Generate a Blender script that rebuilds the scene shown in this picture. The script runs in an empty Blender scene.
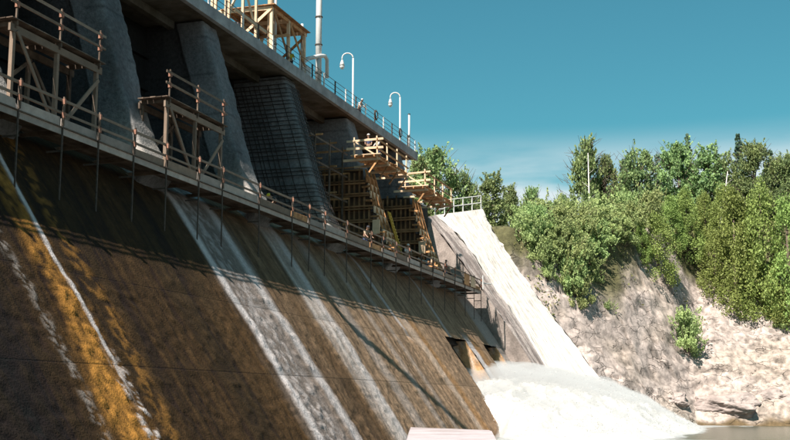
import bpy, bmesh, math, random
import numpy as np
from mathutils import Vector, Matrix
random.seed(7); RNG = np.random.default_rng(7)
scene = bpy.context.scene
C = scene.collection

# ------------------------------------------------------------------ camera, sky, sun, exposure
F_PX, CX, CY = 1150.0, 395.0, 220.0          # photograph's pixels (790 wide)
PHI = math.atan((404 - CY) / F_PX)            # pitch up
TH = math.atan((770 - CX) * math.cos(PHI) / F_PX)   # dam axis (+Y) lies this far right of the view
cam_d = bpy.data.cameras.new('camera'); cam = bpy.data.objects.new('camera', cam_d); C.objects.link(cam)
cam_d.sensor_width = 36; cam_d.lens = 36 * F_PX / 790; cam_d.clip_start = 0.1; cam_d.clip_end = 6000
cam.location = (0, 0, 0); cam.rotation_euler = (math.pi / 2 + PHI, 0, TH)
scene.camera = cam

SUN = Vector((-1.0, -3.6, 4.8)).normalized()
w = bpy.data.worlds.new("World"); scene.world = w; w.use_nodes = True
nt = w.node_tree; nt.nodes.clear()
out = nt.nodes.new('ShaderNodeOutputWorld'); bg = nt.nodes.new('ShaderNodeBackground')
sky = nt.nodes.new('ShaderNodeTexSky'); sky.sky_type = 'NISHITA'; sky.sun_disc = False
sky.sun_elevation = math.asin(SUN.z); sky.sun_rotation = math.atan2(SUN.x, SUN.y)
sky.air_density = 1.0; sky.dust_density = 1.3; sky.ozone_density = 3.5; sky.altitude = 200
tint = nt.nodes.new('ShaderNodeMix'); tint.data_type = 'RGBA'; tint.blend_type = 'MULTIPLY'
tint.inputs['Factor'].default_value = 1.0
tint.inputs['B'].default_value = (0.49, 1.16, 0.93, 1)
nt.links.new(sky.outputs[0], tint.inputs['A'])
# thin pale cloud bank low over the far woods
tc = nt.nodes.new('ShaderNodeTexCoord'); sep = nt.nodes.new('ShaderNodeSeparateXYZ')
nt.links.new(tc.outputs['Generated'], sep.inputs[0])
mp = nt.nodes.new('ShaderNodeMapping'); mp.inputs['Scale'].default_value = (3, 3, 16)
nt.links.new(tc.outputs['Generated'], mp.inputs[0])
nz = nt.nodes.new('ShaderNodeTexNoise'); nz.inputs['Scale'].default_value = 1.6; nz.inputs['Detail'].default_value = 6
nt.links.new(mp.outputs[0], nz.inputs['Vector'])
mr = nt.nodes.new('ShaderNodeMapRange'); mr.interpolation_type = 'SMOOTHSTEP'
mr.inputs['From Min'].default_value = 0.238; mr.inputs['From Max'].default_value = 0.180
nt.links.new(sep.outputs['Z'], mr.inputs['Value'])
mr2 = nt.nodes.new('ShaderNodeMapRange'); mr2.interpolation_type = 'SMOOTHSTEP'
mr2.inputs['From Min'].default_value = 0.22; mr2.inputs['From Max'].default_value = 0.55
nt.links.new(nz.outputs[0], mr2.inputs['Value'])
mm = nt.nodes.new('ShaderNodeMath'); mm.operation = 'MULTIPLY'
nt.links.new(mr.outputs[0], mm.inputs[0]); nt.links.new(mr2.outputs[0], mm.inputs[1])
mm2 = nt.nodes.new('ShaderNodeMath'); mm2.operation = 'MULTIPLY'; mm2.inputs[1].default_value = 0.85
nt.links.new(mm.outputs[0], mm2.inputs[0])
cl = nt.nodes.new('ShaderNodeMix'); cl.data_type = 'RGBA'
cl.inputs['B'].default_value = (7.6, 8.2, 8.4, 1)
nt.links.new(mm2.outputs[0], cl.inputs['Factor']); nt.links.new(tint.outputs['Result'], cl.inputs['A'])
nt.links.new(cl.outputs['Result'], bg.inputs['Color']); bg.inputs['Strength'].default_value = 0.047
nt.links.new(bg.outputs[0], out.inputs[0])

sd = bpy.data.lights.new('sun', 'SUN'); sd.energy = 5.0; sd.angle = math.radians(0.5); sd.color = (1.0, 0.93, 0.84)
so = bpy.data.objects.new('sun', sd); C.objects.link(so)
so.rotation_euler = SUN.to_track_quat('Z', 'Y').to_euler(); so.location = (-40, -60, 90)
scene.view_settings.view_transform = 'Standard'; scene.view_settings.look = 'None'
scene.view_settings.gamma = 1.0; scene.view_settings.exposure = 1.25

# ------------------------------------------------------------------ noise
def _h(ix, iy, iz, seed):
    with np.errstate(over='ignore'):
        h = (ix.astype(np.uint32) * np.uint32(374761393) + iy.astype(np.uint32) * np.uint32(668265263)
             + iz.astype(np.uint32) * np.uint32(2147483647) + np.uint32(seed * 974711 + 17))
        h = (h ^ (h >> np.uint32(13))) * np.uint32(1274126177)
        h = h ^ (h >> np.uint32(16)); h = h * np.uint32(2246822519); h = h ^ (h >> np.uint32(13))
    return (h & np.uint32(0xffffff)).astype(np.float64) / 0xffffff
def vnoise(x, y, z=0.0, seed=0):
    x, y, z = np.broadcast_arrays(np.asarray(x, float), np.asarray(y, float), np.asarray(z, float))
    fx, fy, fz = np.floor(x), np.floor(y), np.floor(z)
    ix, iy, iz = fx.astype(np.int64), fy.astype(np.int64), fz.astype(np.int64)
    u, v, t = x - fx, y - fy, z - fz
    u = u * u * (3 - 2 * u); v = v * v * (3 - 2 * v); t = t * t * (3 - 2 * t)
    r = 0
    for a in (0, 1):
        for b in (0, 1):
            for c in (0, 1):
                r = r + _h(ix + a, iy + b, iz + c, seed) * (u if a else 1 - u) * (v if b else 1 - v) * (t if c else 1 - t)
    return r * 2 - 1
def fbm(x, y, z=0.0, o=4, seed=0, g=0.5):
    r = 0; a = 1.0; f = 1.0
    for k in range(o):
        r = r + a * vnoise(np.asarray(x) * f, np.asarray(y) * f, np.asarray(z) * f, seed + k * 7); a *= g; f *= 2.03
    return r
def sm(a, b, x):
    t = np.clip((np.asarray(x, float) - a) / (b - a), 0, 1); return t * t * (3 - 2 * t)

# ------------------------------------------------------------------ object helpers
def tag(o, label=None, cat=None, group=None, kind=None):
    if label: o['label'] = label
    if cat: o['category'] = cat
    if group: o['group'] = group
    if kind: o['kind'] = kind
    return o
def empty(name, loc, label, cat, group=None, rz=0.0):
    o = bpy.data.objects.new(name, None); C.objects.link(o); o.location = loc; o.rotation_euler = (0, 0, rz)
    o.empty_display_size = 0.3
    return tag(o, label, cat, group)
def link(name, me, mat=None, parent=None, loc=(0, 0, 0)):
    o = bpy.data.objects.new(name, me); C.objects.link(o); o.location = loc
    if mat is not None and not me.materials: me.materials.append(mat)
    if parent: o.parent = parent
    return o
def copy_tree(o, parent=None):
    c = o.copy(); C.objects.link(c); c.parent = parent
    for ch in list(o.children): copy_tree(ch, c)
    return c
class MB:
    def __init__(s): s.v = []; s.f = []
    def add(s, vs, fs):
        n = len(s.v); s.v += [tuple(p) for p in vs]; s.f += [tuple(i + n for i in q) for q in fs]; return s
    def box(s, x0, x1, y0, y1, z0, z1, j=0.0):
        vs = [(x, y, z) for x in (x0, x1) for y in (y0, y1) for z in (z0, z1)]
        if j: vs = [tuple(c + random.uniform(-j, j) for c in p) for p in vs]
        return s.add(vs, [(0, 1, 3, 2), (4, 6, 7, 5), (0, 4, 5, 1), (2, 3, 7, 6), (0, 2, 6, 4), (1, 5, 7, 3)])
    def bar(s, a, b, w, h, up=(0, 0, 1), j=0.0):
        a = Vector(a); b = Vector(b); d = (b - a).normalized(); u = Vector(up)
        if abs(d.dot(u)) > 0.97: u = Vector((1, 0, 0))
        r = d.cross(u).normalized(); u = r.cross(d).normalized(); vs = []
        for e in (a, b):
            for sx in (-1, 1):
                for sz in (-1, 1):
                    p = e + r * (sx * w / 2) + u * (sz * h / 2)
                    vs.append((p.x + random.uniform(-j, j), p.y + random.uniform(-j, j), p.z + random.uniform(-j, j)))
        return s.add(vs, [(0, 1, 3, 2), (4, 6, 7, 5), (0, 4, 5, 1), (2, 3, 7, 6), (0, 2, 6, 4), (1, 5, 7, 3)])
    def tube(s, pts, rad, n=8, cap=True):
        pts = [Vector(p) for p in pts]
        if not hasattr(rad, '__len__'): rad = [rad] * len(pts)
        rings = []; N0 = None
        for i, p in enumerate(pts):
            d = (pts[min(i + 1, len(pts) - 1)] - pts[max(i - 1, 0)]).normalized()
            if N0 is None: N0 = Vector((1, 0, 0)) if abs(d.x) < 0.9 else Vector((0, 1, 0))
            r = (N0 - d * N0.dot(d)).normalized(); u = d.cross(r); N0 = r
            rings.append([p + (r * math.cos(2 * math.pi * k / n) + u * math.sin(2 * math.pi * k / n)) * rad[i] for k in range(n)])
        vs = [q for R in rings for q in R]; fs = []
        for i in range(len(pts) - 1):
            for k in range(n): fs.append((i * n + k, i * n + (k + 1) % n, (i + 1) * n + (k + 1) % n, (i + 1) * n + k))
        if cap: fs.append(tuple(range(n - 1, -1, -1))); fs.append(tuple((len(pts) - 1) * n + k for k in range(n)))
        return s.add(vs, fs)
    def prism(s, poly, y0, y1):           # poly in (x,z), extruded along y
        n = len(poly); vs = [(x, y0, z) for x, z in poly] + [(x, y1, z) for x, z in poly]
        fs = [tuple(range(n)), tuple(range(2 * n - 1, n - 1, -1))] + [(k, k + n, (k + 1) % n + n, (k + 1) % n) for k in range(n)]
        return s.add(vs, fs)
    def build(s, name, mat, parent=None, smooth=False, base=None):
        base = Vector(base) if base is not None else (parent_base(parent) if parent else Vector((0, 0, 0)))
        me = bpy.data.meshes.new(name); me.from_pydata([tuple(Vector(p) - base) for p in s.v], [], s.f); me.validate()
        bm = bmesh.new(); bm.from_mesh(me); bmesh.ops.recalc_face_normals(bm, faces=bm.faces); bm.to_mesh(me); bm.free()
        if smooth: me.shade_smooth()
        return link(name, me, mat, parent)
def parent_base(o):
    b = Vector((0, 0, 0))
    while o: b += o.location; o = o.parent
    return b
def grid_mesh(name, P, col=None, smooth=True, attr=None):
    """P: (n,m,3) array of points -> quad grid mesh"""
    n, m = P.shape[:2]; me = bpy.data.meshes.new(name)
    idx = np.arange(n * m).reshape(n, m)
    q = np.stack([idx[:-1, :-1], idx[1:, :-1], idx[1:, 1:], idx[:-1, 1:]], -1).reshape(-1, 4)
    me.vertices.add(n * m); me.vertices.foreach_set('co', P.reshape(-1).astype(np.float32))
    me.loops.add(q.size); me.loops.foreach_set('vertex_index', q.reshape(-1).astype(np.int32))
    me.polygons.add(len(q)); me.polygons.foreach_set('loop_start', (np.arange(len(q)) * 4).astype(np.int32))
    me.polygons.foreach_set('loop_total', np.full(len(q), 4, np.int32))
    me.update(calc_edges=True); me.validate()
    if col is not None:
        a = me.color_attributes.new('Col', 'FLOAT_COLOR', 'POINT')
        c = np.ones((n * m, 4), np.float32); c[:, :3] = col.reshape(-1, 3); a.data.foreach_set('color', c.reshape(-1))
    if smooth: me.shade_smooth()
    return me

# ------------------------------------------------------------------ materials
MATS = {}
def mat(name, color, rough=0.8, var=0.25, scale=3.0, bump=0.2, bscale=None, metal=0.0, stretch=(1, 1, 1), attr=None, spec=0.3, dark=None, objvar=0.0, K=0.62):
    m = bpy.data.materials.new(name); m.use_nodes = True; t = m.node_tree; b = t.nodes['Principled BSDF']
    b.inputs['Roughness'].default_value = rough; b.inputs['Metallic'].default_value = metal
    b.inputs['Specular IOR Level'].default_value = spec
    tc = t.nodes.new('ShaderNodeTexCoord'); mp = t.nodes.new('ShaderNodeMapping'); mp.inputs['Scale'].default_value = stretch
    t.links.new(tc.outputs['Object'], mp.inputs[0])
    n = t.nodes.new('ShaderNodeTexNoise'); n.inputs['Scale'].default_value = scale; n.inputs['Detail'].default_value = 8
    n.inputs['Roughness'].default_value = 0.65
    t.links.new(mp.outputs[0], n.inputs['Vector'])
    r = t.nodes.new('ShaderNodeMapRange'); r.inputs['From Min'].default_value = 0.3; r.inputs['From Max'].default_value = 0.7
    r.inputs['To Min'].default_value = (1 - var) * K; r.inputs['To Max'].default_value = (1 + var) * K
    t.links.new(n.outputs[0], r.inputs['Value'])
    v = t.nodes.new('ShaderNodeVectorMath'); v.operation = 'SCALE'
    if attr:
        a = t.nodes.new('ShaderNodeAttribute'); a.attribute_name = attr; t.links.new(a.outputs['Color'], v.inputs[0])
    elif dark is not None:
        mx = t.nodes.new('ShaderNodeMix'); mx.data_type = 'RGBA'; mx.inputs['A'].default_value = (*dark, 1); mx.inputs['B'].default_value = (*color, 1)
        n2 = t.nodes.new('ShaderNodeTexNoise'); n2.inputs['Scale'].default_value = scale * 0.35; n2.inputs['Detail'].default_value = 5
        t.links.new(mp.outputs[0], n2.inputs['Vector'])
        r2 = t.nodes.new('ShaderNodeMapRange'); r2.inputs['From Min'].default_value = 0.38; r2.inputs['From Max'].default_value = 0.58
        t.links.new(n2.outputs[0], r2.inputs['Value']); t.links.new(r2.outputs[0], mx.inputs['Factor'])
        t.links.new(mx.outputs['Result'], v.inputs[0])
    else: v.inputs[0].default_value = color
    if objvar:
        oi = t.nodes.new('ShaderNodeObjectInfo'); r3 = t.nodes.new('ShaderNodeMapRange')
        r3.inputs['To Min'].default_value = 1 - objvar; r3.inputs['To Max'].default_value = 1 + objvar
        t.links.new(oi.outputs['Random'], r3.inputs['Value'])
        mu = t.nodes.new('ShaderNodeMath'); mu.operation = 'MULTIPLY'
        t.links.new(r.outputs[0], mu.inputs[0]); t.links.new(r3.outputs[0], mu.inputs[1]); t.links.new(mu.outputs[0], v.inputs['Scale'])
    else: t.links.new(r.outputs[0], v.inputs['Scale'])
    t.links.new(v.outputs[0], b.inputs['Base Color'])
    if bump:
        bn = t.nodes.new('ShaderNodeTexNoise'); bn.inputs['Scale'].default_value = bscale or scale * 3; bn.inputs['Detail'].default_value = 8
        t.links.new(mp.outputs[0], bn.inputs['Vector'])
        bp = t.nodes.new('ShaderNodeBump'); bp.inputs['Strength'].default_value = bump; bp.inputs['Distance'].default_value = 0.05
        t.links.new(bn.outputs[0], bp.inputs['Height']); t.links.new(bp.outputs[0], b.inputs['Normal'])
    MATS[name] = m; return m
M_face = mat('spillway_concrete', (0.2, 0.18, 0.15), rough=0.95, var=0.28, scale=6, bump=0.7, bscale=14, attr='Col', spec=0.12)
M_conc = mat('pier_concrete', (0.2, 0.2, 0.2), rough=0.95, var=0.35, scale=5, bump=0.8, bscale=10, attr='Col', spec=0.1)
M_deckc = mat('deck_concrete', (0.19, 0.165, 0.14), rough=0.95, var=0.3, scale=1.5, bump=0.3, dark=(0.12, 0.095, 0.07), spec=0.1)
M_fasc = mat('fascia_concrete', (0.46, 0.46, 0.47), rough=0.9, var=0.25, scale=1.6, bump=0.3, dark=(0.34, 0.34, 0.36))
M_wfas = mat('sunlit_tone_board', (0.52, 0.44, 0.39), rough=0.9, var=0.2, scale=2.5, bump=0.2, objvar=0.25)  # pale tone paints sunlight onto the walkway's edge boards
M_dark = mat('shade_dark_concrete', (0.035, 0.03, 0.025), rough=0.9, var=0.5, scale=1.2, bump=0.6, stretch=(1, 1, 0.4))  # near-black: shade of the slots and bays put into the colour
M_pale = mat('pale_concrete', (0.58, 0.50, 0.52), rough=0.9, var=0.2, scale=1.2, bump=0.5, dark=(0.44, 0.37, 0.37))
M_steel = mat('rusty_steel', (0.10, 0.075, 0.06), rough=0.7, var=0.5, scale=9, bump=0.2)
M_rebar = mat('rebar_steel', (0.05, 0.035, 0.03), rough=0.7, var=0.4, scale=9, bump=0)
M_gate = mat('gate_steel', (0.022, 0.02, 0.02), rough=0.9, var=0.4, scale=2, bump=0.2)
M_wood = mat('new_lumber', (0.66, 0.34, 0.15), rough=0.8, var=0.25, scale=3, bump=0.3, stretch=(3, 3, 3), dark=(0.42, 0.20, 0.085), objvar=0.28)
M_wpale = mat('pale_lumber', (0.92, 0.66, 0.44), rough=0.8, var=0.15, scale=3, bump=0.2, objvar=0.12)
M_wold = mat('weathered_lumber', (0.20, 0.145, 0.11), rough=0.95, var=0.3, scale=3, bump=0.3, dark=(0.12, 0.08, 0.06), objvar=0.3)
M_wgrey = mat('grey_board', (0.34, 0.245, 0.185), rough=0.95, var=0.2, scale=2, bump=0.2, objvar=0.25)
M_form = mat('form_plywood', (0.13, 0.068, 0.036), rough=0.9, var=0.35, scale=1.5, bump=0.2, dark=(0.06, 0.038, 0.028), objvar=0.25)
M_white = mat('white_paint', (0.80, 0.78, 0.76), rough=0.5, var=0.06, scale=4, bump=0.05)
M_stud = mat('shaded_lumber', (0.44, 0.235, 0.115), rough=0.9, var=0.25, scale=3, bump=0.3, dark=(0.26, 0.135, 0.065), objvar=0.3)  # lumber darkened to paint in the shade on studs and walers
M_yellow = mat('yellow_paint', (0.75, 0.50, 0.07), rough=0.5, var=0.15, scale=4, bump=0.05)
M_glass = mat('lamp_glass', (0.75, 0.75, 0.72), rough=0.25, var=0.03, scale=4, bump=0)
M_red = mat('red_marker_paint', (0.40, 0.19, 0.13), rough=0.8, var=0.3, scale=8, bump=0.1)
M_rock = mat('bank_rock', (0.4, 0.33, 0.29), rough=0.95, var=0.5, scale=1.6, bump=1.2, bscale=2.2, attr='Col')
def add_fractures(m, stretch, scale):
    t = m.node_tree; b = t.nodes['Principled BSDF']; src = b.inputs['Base Color'].links[0].from_socket
    tc = t.nodes.new('ShaderNodeTexCoord'); mp = t.nodes.new('ShaderNodeMapping'); mp.inputs['Scale'].default_value = stretch; mp.inputs['Rotation'].default_value = (0.2, 0.55, 0.3)
    n = t.nodes.new('ShaderNodeTexNoise'); n.inputs['Scale'].default_value = 0.8; n.inputs['Detail'].default_value = 5
    ad = t.nodes.new('ShaderNodeMix'); ad.data_type = 'VECTOR'; ad.inputs['Factor'].default_value = 0.6
    t.links.new(tc.outputs['Object'], mp.inputs[0]); t.links.new(tc.outputs['Object'], n.inputs['Vector'])
    t.links.new(mp.outputs[0], ad.inputs[4]); t.links.new(n.outputs['Color'], ad.inputs[5])
    vo = t.nodes.new('ShaderNodeTexVoronoi'); vo.feature = 'DISTANCE_TO_EDGE'; vo.inputs['Scale'].default_value = scale; t.links.new(ad.outputs[1], vo.inputs['Vector'])
    r = t.nodes.new('ShaderNodeMapRange'); r.inputs['From Max'].default_value = 0.035; r.inputs['To Min'].default_value = 0.0
    t.links.new(vo.outputs[0], r.inputs['Value'])
    nm = t.nodes.new('ShaderNodeTexNoise'); nm.inputs['Scale'].default_value = 0.5; nm.inputs['Detail'].default_value = 4; t.links.new(tc.outputs['Object'], nm.inputs['Vector'])
    rm = t.nodes.new('ShaderNodeMapRange'); rm.inputs['From Min'].default_value = 0.42; rm.inputs['From Max'].default_value = 0.60; rm.inputs['To Min'].default_value = 0.0; rm.inputs['To Max'].default_value = 0.6
    t.links.new(nm.outputs[0], rm.inputs['Value']); r0 = r
    iv = t.nodes.new('ShaderNodeMath'); iv.operation = 'SUBTRACT'; iv.inputs[0].default_value = 1.0; t.links.new(r0.outputs[0], iv.inputs[1])
    mu = t.nodes.new('ShaderNodeMath'); mu.operation = 'MULTIPLY'; t.links.new(iv.outputs[0], mu.inputs[0]); t.links.new(rm.outputs[0], mu.inputs[1])
    r = t.nodes.new('ShaderNodeMath'); r.operation = 'SUBTRACT'; r.inputs[0].default_value = 1.0; t.links.new(mu.outputs[0], r.inputs[1])
    v = t.nodes.new('ShaderNodeVectorMath'); v.operation = 'SCALE'; t.links.new(src, v.inputs[0]); t.links.new(r.outputs[0], v.inputs['Scale']); t.links.new(v.outputs[0], b.inputs['Base Color'])
    old = b.inputs['Normal'].links[0].from_socket; bp = t.nodes.new('ShaderNodeBump'); bp.inputs['Strength'].default_value = 1.0; bp.inputs['Distance'].default_value = 0.12
    t.links.new(r.outputs[0], bp.inputs['Height']); t.links.new(old, bp.inputs['Normal']); t.links.new(bp.outputs[0], b.inputs['Normal'])
add_fractures(M_rock, (0.4, 0.6, 1.5), 1.6)
M_boulder = mat('boulder_rock', (0.47, 0.385, 0.355), rough=0.95, var=0.35, scale=1.2, bump=1.0, bscale=2.0, dark=(0.33, 0.265, 0.245))
M_bark = mat('bark', (0.16, 0.12, 0.09), rough=0.95, var=0.4, scale=4, bump=0.6)
M_birch = mat('pale_bark', (0.72, 0.68, 0.62), rough=0.8, var=0.2, scale=3, bump=0.2)
M_soil = mat('ground_soil', (0.13, 0.11, 0.06), rough=1.0, var=0.4, scale=0.4, bump=0.6)
M_skin = mat('skin', (0.50, 0.30, 0.21), rough=0.6, var=0.05, bump=0)
def cloth(name, c): return mat('cloth_' + name, c, rough=0.9, var=0.12, scale=8, bump=0.15)
M_clo = {k: cloth(k, c) for k, c in dict(white=(0.75, 0.72, 0.70), red=(0.60, 0.05, 0.04), blue=(0.08, 0.11, 0.22), dark=(0.05, 0.05, 0.06), yellow=(0.75, 0.60, 0.06), tan=(0.45, 0.34, 0.24)).items()}
def leafmat(name, c1, c2, trans=0.3):
    m = bpy.data.materials.new(name); m.use_nodes = True; t = m.node_tree; b = t.nodes['Principled BSDF']
    a = t.nodes.new('ShaderNodeAttribute'); a.attribute_name = 'tone'
    mx = t.nodes.new('ShaderNodeMix'); mx.data_type = 'RGBA'; mx.inputs['A'].default_value = (*c1, 1); mx.inputs['B'].default_value = (*c2, 1)
    t.links.new(a.outputs['Fac'], mx.inputs['Factor'])
    oi = t.nodes.new('ShaderNodeObjectInfo'); hs = t.nodes.new('ShaderNodeHueSaturation')
    r = t.nodes.new('ShaderNodeMapRange'); r.inputs['To Min'].default_value = 0.47; r.inputs['To Max'].default_value = 0.525
    r2 = t.nodes.new('ShaderNodeMapRange'); r2.inputs['To Min'].default_value = 1.2; r2.inputs['To Max'].default_value = 1.85
    t.links.new(oi.outputs['Random'], r.inputs['Value']); t.links.new(oi.outputs['Random'], r2.inputs['Value'])
    t.links.new(r.outputs[0], hs.inputs['Hue']); t.links.new(r2.outputs[0], hs.inputs['Value'])
    t.links.new(mx.outputs['Result'], hs.inputs['Color']); t.links.new(hs.outputs[0], b.inputs['Base Color'])
    b.inputs['Roughness'].default_value = 0.6; b.inputs['Specular IOR Level'].default_value = 0.25
    tr = t.nodes.new('ShaderNodeBsdfTranslucent'); t.links.new(hs.outputs[0], tr.inputs['Color'])
    ms = t.nodes.new('ShaderNodeMixShader'); ms.inputs[0].default_value = trans
    t.links.new(b.outputs[0], ms.inputs[1]); t.links.new(tr.outputs[0], ms.inputs[2])
    t.links.new(ms.outputs[0], t.nodes['Material Output'].inputs[0]); return m
M_leafA = leafmat('leaf_deciduous', (0.06, 0.095, 0.042), (0.19, 0.24, 0.09))
M_leafB = leafmat('leaf_spruce', (0.022, 0.045, 0.035), (0.06, 0.10, 0.06), 0.15)
M_leafC = leafmat('leaf_cedar', (0.07, 0.095, 0.022), (0.20, 0.245, 0.07), 0.25)
M_leafD = leafmat('leaf_shrub', (0.08, 0.12, 0.045), (0.29, 0.35, 0.14), 0.3)
M_leafE = leafmat('leaf_blue_pine', (0.035, 0.07, 0.055), (0.10, 0.15, 0.10), 0.2)
M_grass = leafmat('dry_grass', (0.06, 0.075, 0.025), (0.18, 0.18, 0.07), 0.3)

def water_mat():
    m = bpy.data.materials.new('river_water'); m.use_nodes = True; t = m.node_tree; b = t.nodes['Principled BSDF']
    b.inputs['Base Color'].default_value = (0.03, 0.04, 0.025, 1); b.inputs['Roughness'].default_value = 0.2; b.inputs['IOR'].default_value = 1.33
    tc = t.nodes.new('ShaderNodeTexCoord'); n = t.nodes.new('ShaderNodeTexNoise'); n.inputs['Scale'].default_value = 1.2; n.inputs['Detail'].default_value = 5
    t.links.new(tc.outputs['Object'], n.inputs['Vector']); bp = t.nodes.new('ShaderNodeBump'); bp.inputs['Strength'].default_value = 0.6; bp.inputs['Distance'].default_value = 0.2
    t.links.new(n.outputs[0], bp.inputs['Height']); t.links.new(bp.outputs[0], b.inputs['Normal']); return m
M_water = water_mat()
M_foam = mat('white_foam', (0.74, 0.715, 0.68), K=0.64, rough=1.0, var=0.14, scale=1.5, bump=1.0, bscale=3.5, spec=0.1)
M_chute = mat('falling_water', (0.8, 0.76, 0.72), rough=0.6, var=0.12, scale=2.0, bump=0.5, bscale=4, attr='Col')

# ------------------------------------------------------------------ setting: river, terrain
WZ = -2.4
def YS(X): return np.interp(X, [-200, -40, -22, -15, -8, 0, 10, 60, 200], [104, 108, 115, 122, 134, 137, 139, 150, 190])
def terrain_base(X, Y):
    k = np.interp(X, [-40, -26, -16, -8], [0.35, 0.5, 0.8, 1.0])
    t = (Y - YS(X)) / k
    z = np.interp(t, [-30, -3, 0, 4, 12, 20, 28], [-6, -4.0, -2.4, 0.8, 8.6, 17.0, 26])
    lv = np.interp(X, [-60, -30, -22, -12, -4, 20], [17.5, 18.6, 20.0, 22.0, 24.0, 25.0])
    d = np.clip(lv - z, -50, 50); z = lv - np.where(d > 1.5, d, 1.5 * np.exp(np.clip(d / 1.5 - 1, -9, 0)))   # rounds over at the brink
    return z + np.interp(Y, [170, 420], [0, 9])
def terrain(X, Y):
    z = terrain_base(X, Y)
    return z + 0.9 * fbm(X * 0.16, Y * 0.16, 0, 3, 5) * sm(-3, 1, z)
def ray(u, v):
    x = (u - CX) / F_PX; y = (CY - v) / F_PX
    Fw = math.cos(PHI) - y * math.sin(PHI); Z = math.sin(PHI) + y * math.cos(PHI)
    return Vector((x * math.cos(TH) - Fw * math.sin(TH), Fw * math.cos(TH) + x * math.sin(TH), Z))
def ground_hit(u, v):
    r = ray(u, v); k = 100.0
    while k < 300:
        p = r * (k / r.y)
        if float(terrain(p.x, p.y)) > p.z: return p
        k += 0.25
    return r * (200 / r.y)
ys = np.concatenate([np.arange(100, 172, 0.22), np.arange(172, 260, 1.5), np.arange(260, 420, 8)])
xs = np.concatenate([np.arange(-160, -40, 4), np.arange(-40, 30, 0.2), np.arange(30, 200, 5)])
XX, YY = np.meshgrid(xs, ys, indexing='ij'); ZZ = terrain(XX, YY)
rk = sm(-3.2, -0.5, ZZ) * (1 - 0.85 * sm(18, 22, terrain_base(XX, YY)))
wq = 0.7 * fbm(XX * 0.13, YY * 0.13, ZZ * 0.16, 4, 11)
q1 = (ZZ * 0.62 + XX * 0.40 - YY * 0.15) / 1.5 + wq * 1.6; saw = q1 - np.floor(q1); saw = np.where(saw < .82, saw / .82, (1 - saw) / .18)
q3 = (ZZ * 0.62 + XX * 0.40 - YY * 0.15) / 0.45 + wq * 5; saw3 = np.abs((q3 - np.floor(q3)) * 2 - 1)
q2 = (XX * 0.8 - ZZ * 0.5) / 2.6 + 0.9 * fbm(XX * 0.2, YY * .2, ZZ * 0.2, 3, 15); s2 = q2 - np.floor(q2); s2 = np.where(s2 < .9, s2 / .9, (1 - s2) / .1)
msk = 0.35 + 0.65 * sm(-0.5, 0.5, fbm(XX * .1, YY * .1, ZZ * .1, 3, 44))
rid = fbm(XX * 0.9, YY * 0.8, ZZ * 1.0, 4, 21, 0.6)
crk = np.clip(1 - np.abs(fbm(XX * 0.22 + 9, ZZ * 0.35 + YY * 0.1, 3.1, 4, 31)) * 9, 0, 1)
PX = XX + rk * (0.12 * rid)
PY = YY - rk * (0.30 * saw * msk + 0.20 * s2 * msk + 0.12 * saw3 * msk + 0.10 * rid + 0.08 * np.abs(fbm(XX * 2.3, YY * 1.5, ZZ * 2.6, 2, 95)) + 0.9 * fbm(XX * .09, YY * .06, ZZ * .09, 2, 91)) + rk * crk * 0.35
PZ = ZZ + rk * (0.2 * saw * msk + 0.08 * saw3 + 0.12 * rid - 0.1 * crk)
rockc = np.array([0.60, 0.495, 0.45]); rockd = np.array([0.50, 0.41, 0.37]); soil = np.array([0.12, 0.11, 0.05]); ochr = np.array([0.47, 0.375, 0.30])
n1 = sm(-0.4, 0.6, fbm(XX * 0.25, YY * 0.2, ZZ * 0.25, 4, 51))[..., None]; n2 = sm(0.1, 0.7, fbm(XX * 0.12, ZZ * 0.2, YY * 0.1, 3, 61))[..., None]
col = rockd * (1 - n1) + rockc * n1; col = col * (1 - 0.5 * n2) + ochr * 0.5 * n2
col = col * (1 - 0.7 * crk[..., None]) + np.array([0.09, 0.075, 0.06]) * 0.7 * crk[..., None]
veg = (sm(15, 20, ZZ + 5 * fbm(XX * 0.15, YY * 0.15, 0, 3, 71)))[..., None]
col = col * (1 - veg) + soil * veg
wet = (1 - sm(-2.3, -1.5, PZ + 0.4 * fbm(XX * .5, YY * .5, 0, 2, 3)))[..., None]; col = col * (1 - wet) + np.array([0.17, 0.115, 0.06]) * wet
me = grid_mesh('rocky_bank', np.stack([PX, PY, PZ], -1), col, smooth=False)
tag(link('rocky_bank', me, M_rock), kind='structure')
mb = MB(); mb.box(-400, 400, -300, 900, WZ - 3, WZ); tag(mb.build('river', M_water), kind='structure')
# far land to the horizon
fx = np.linspace(-3000, 3000, 60); fy = np.linspace(410, 5500, 60); FX, FY = np.meshgrid(fx, fy, indexing='ij')
me = grid_mesh('far_ground', np.stack([FX, FY, 30 + 3 * fbm(FX * .01, FY * .01, 0, 2, 5) + 0 * FX], -1)); tag(link('far_ground', me, M_soil), kind='structure')
# the near bank the photographer stands on
nx = np.linspace(-9, 60, 90); ny = np.linspace(-60, 16, 90); NX, NY = np.meshgrid(nx, ny, indexing='ij')
NZ = -1.75 + 0.25 * fbm(NX * .4, NY * .4, 0, 4, 9) - 2.6 * sm(6, 15, NY) - 2.6 * (1 - sm(-9, -4, NX))
me = grid_mesh('near_bank', np.stack([NX, NY, NZ], -1), np.tile(np.array([0.34, 0.3, 0.26]), (90, 90, 1)), False); tag(link('near_bank', me, M_rock), kind='structure')

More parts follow.
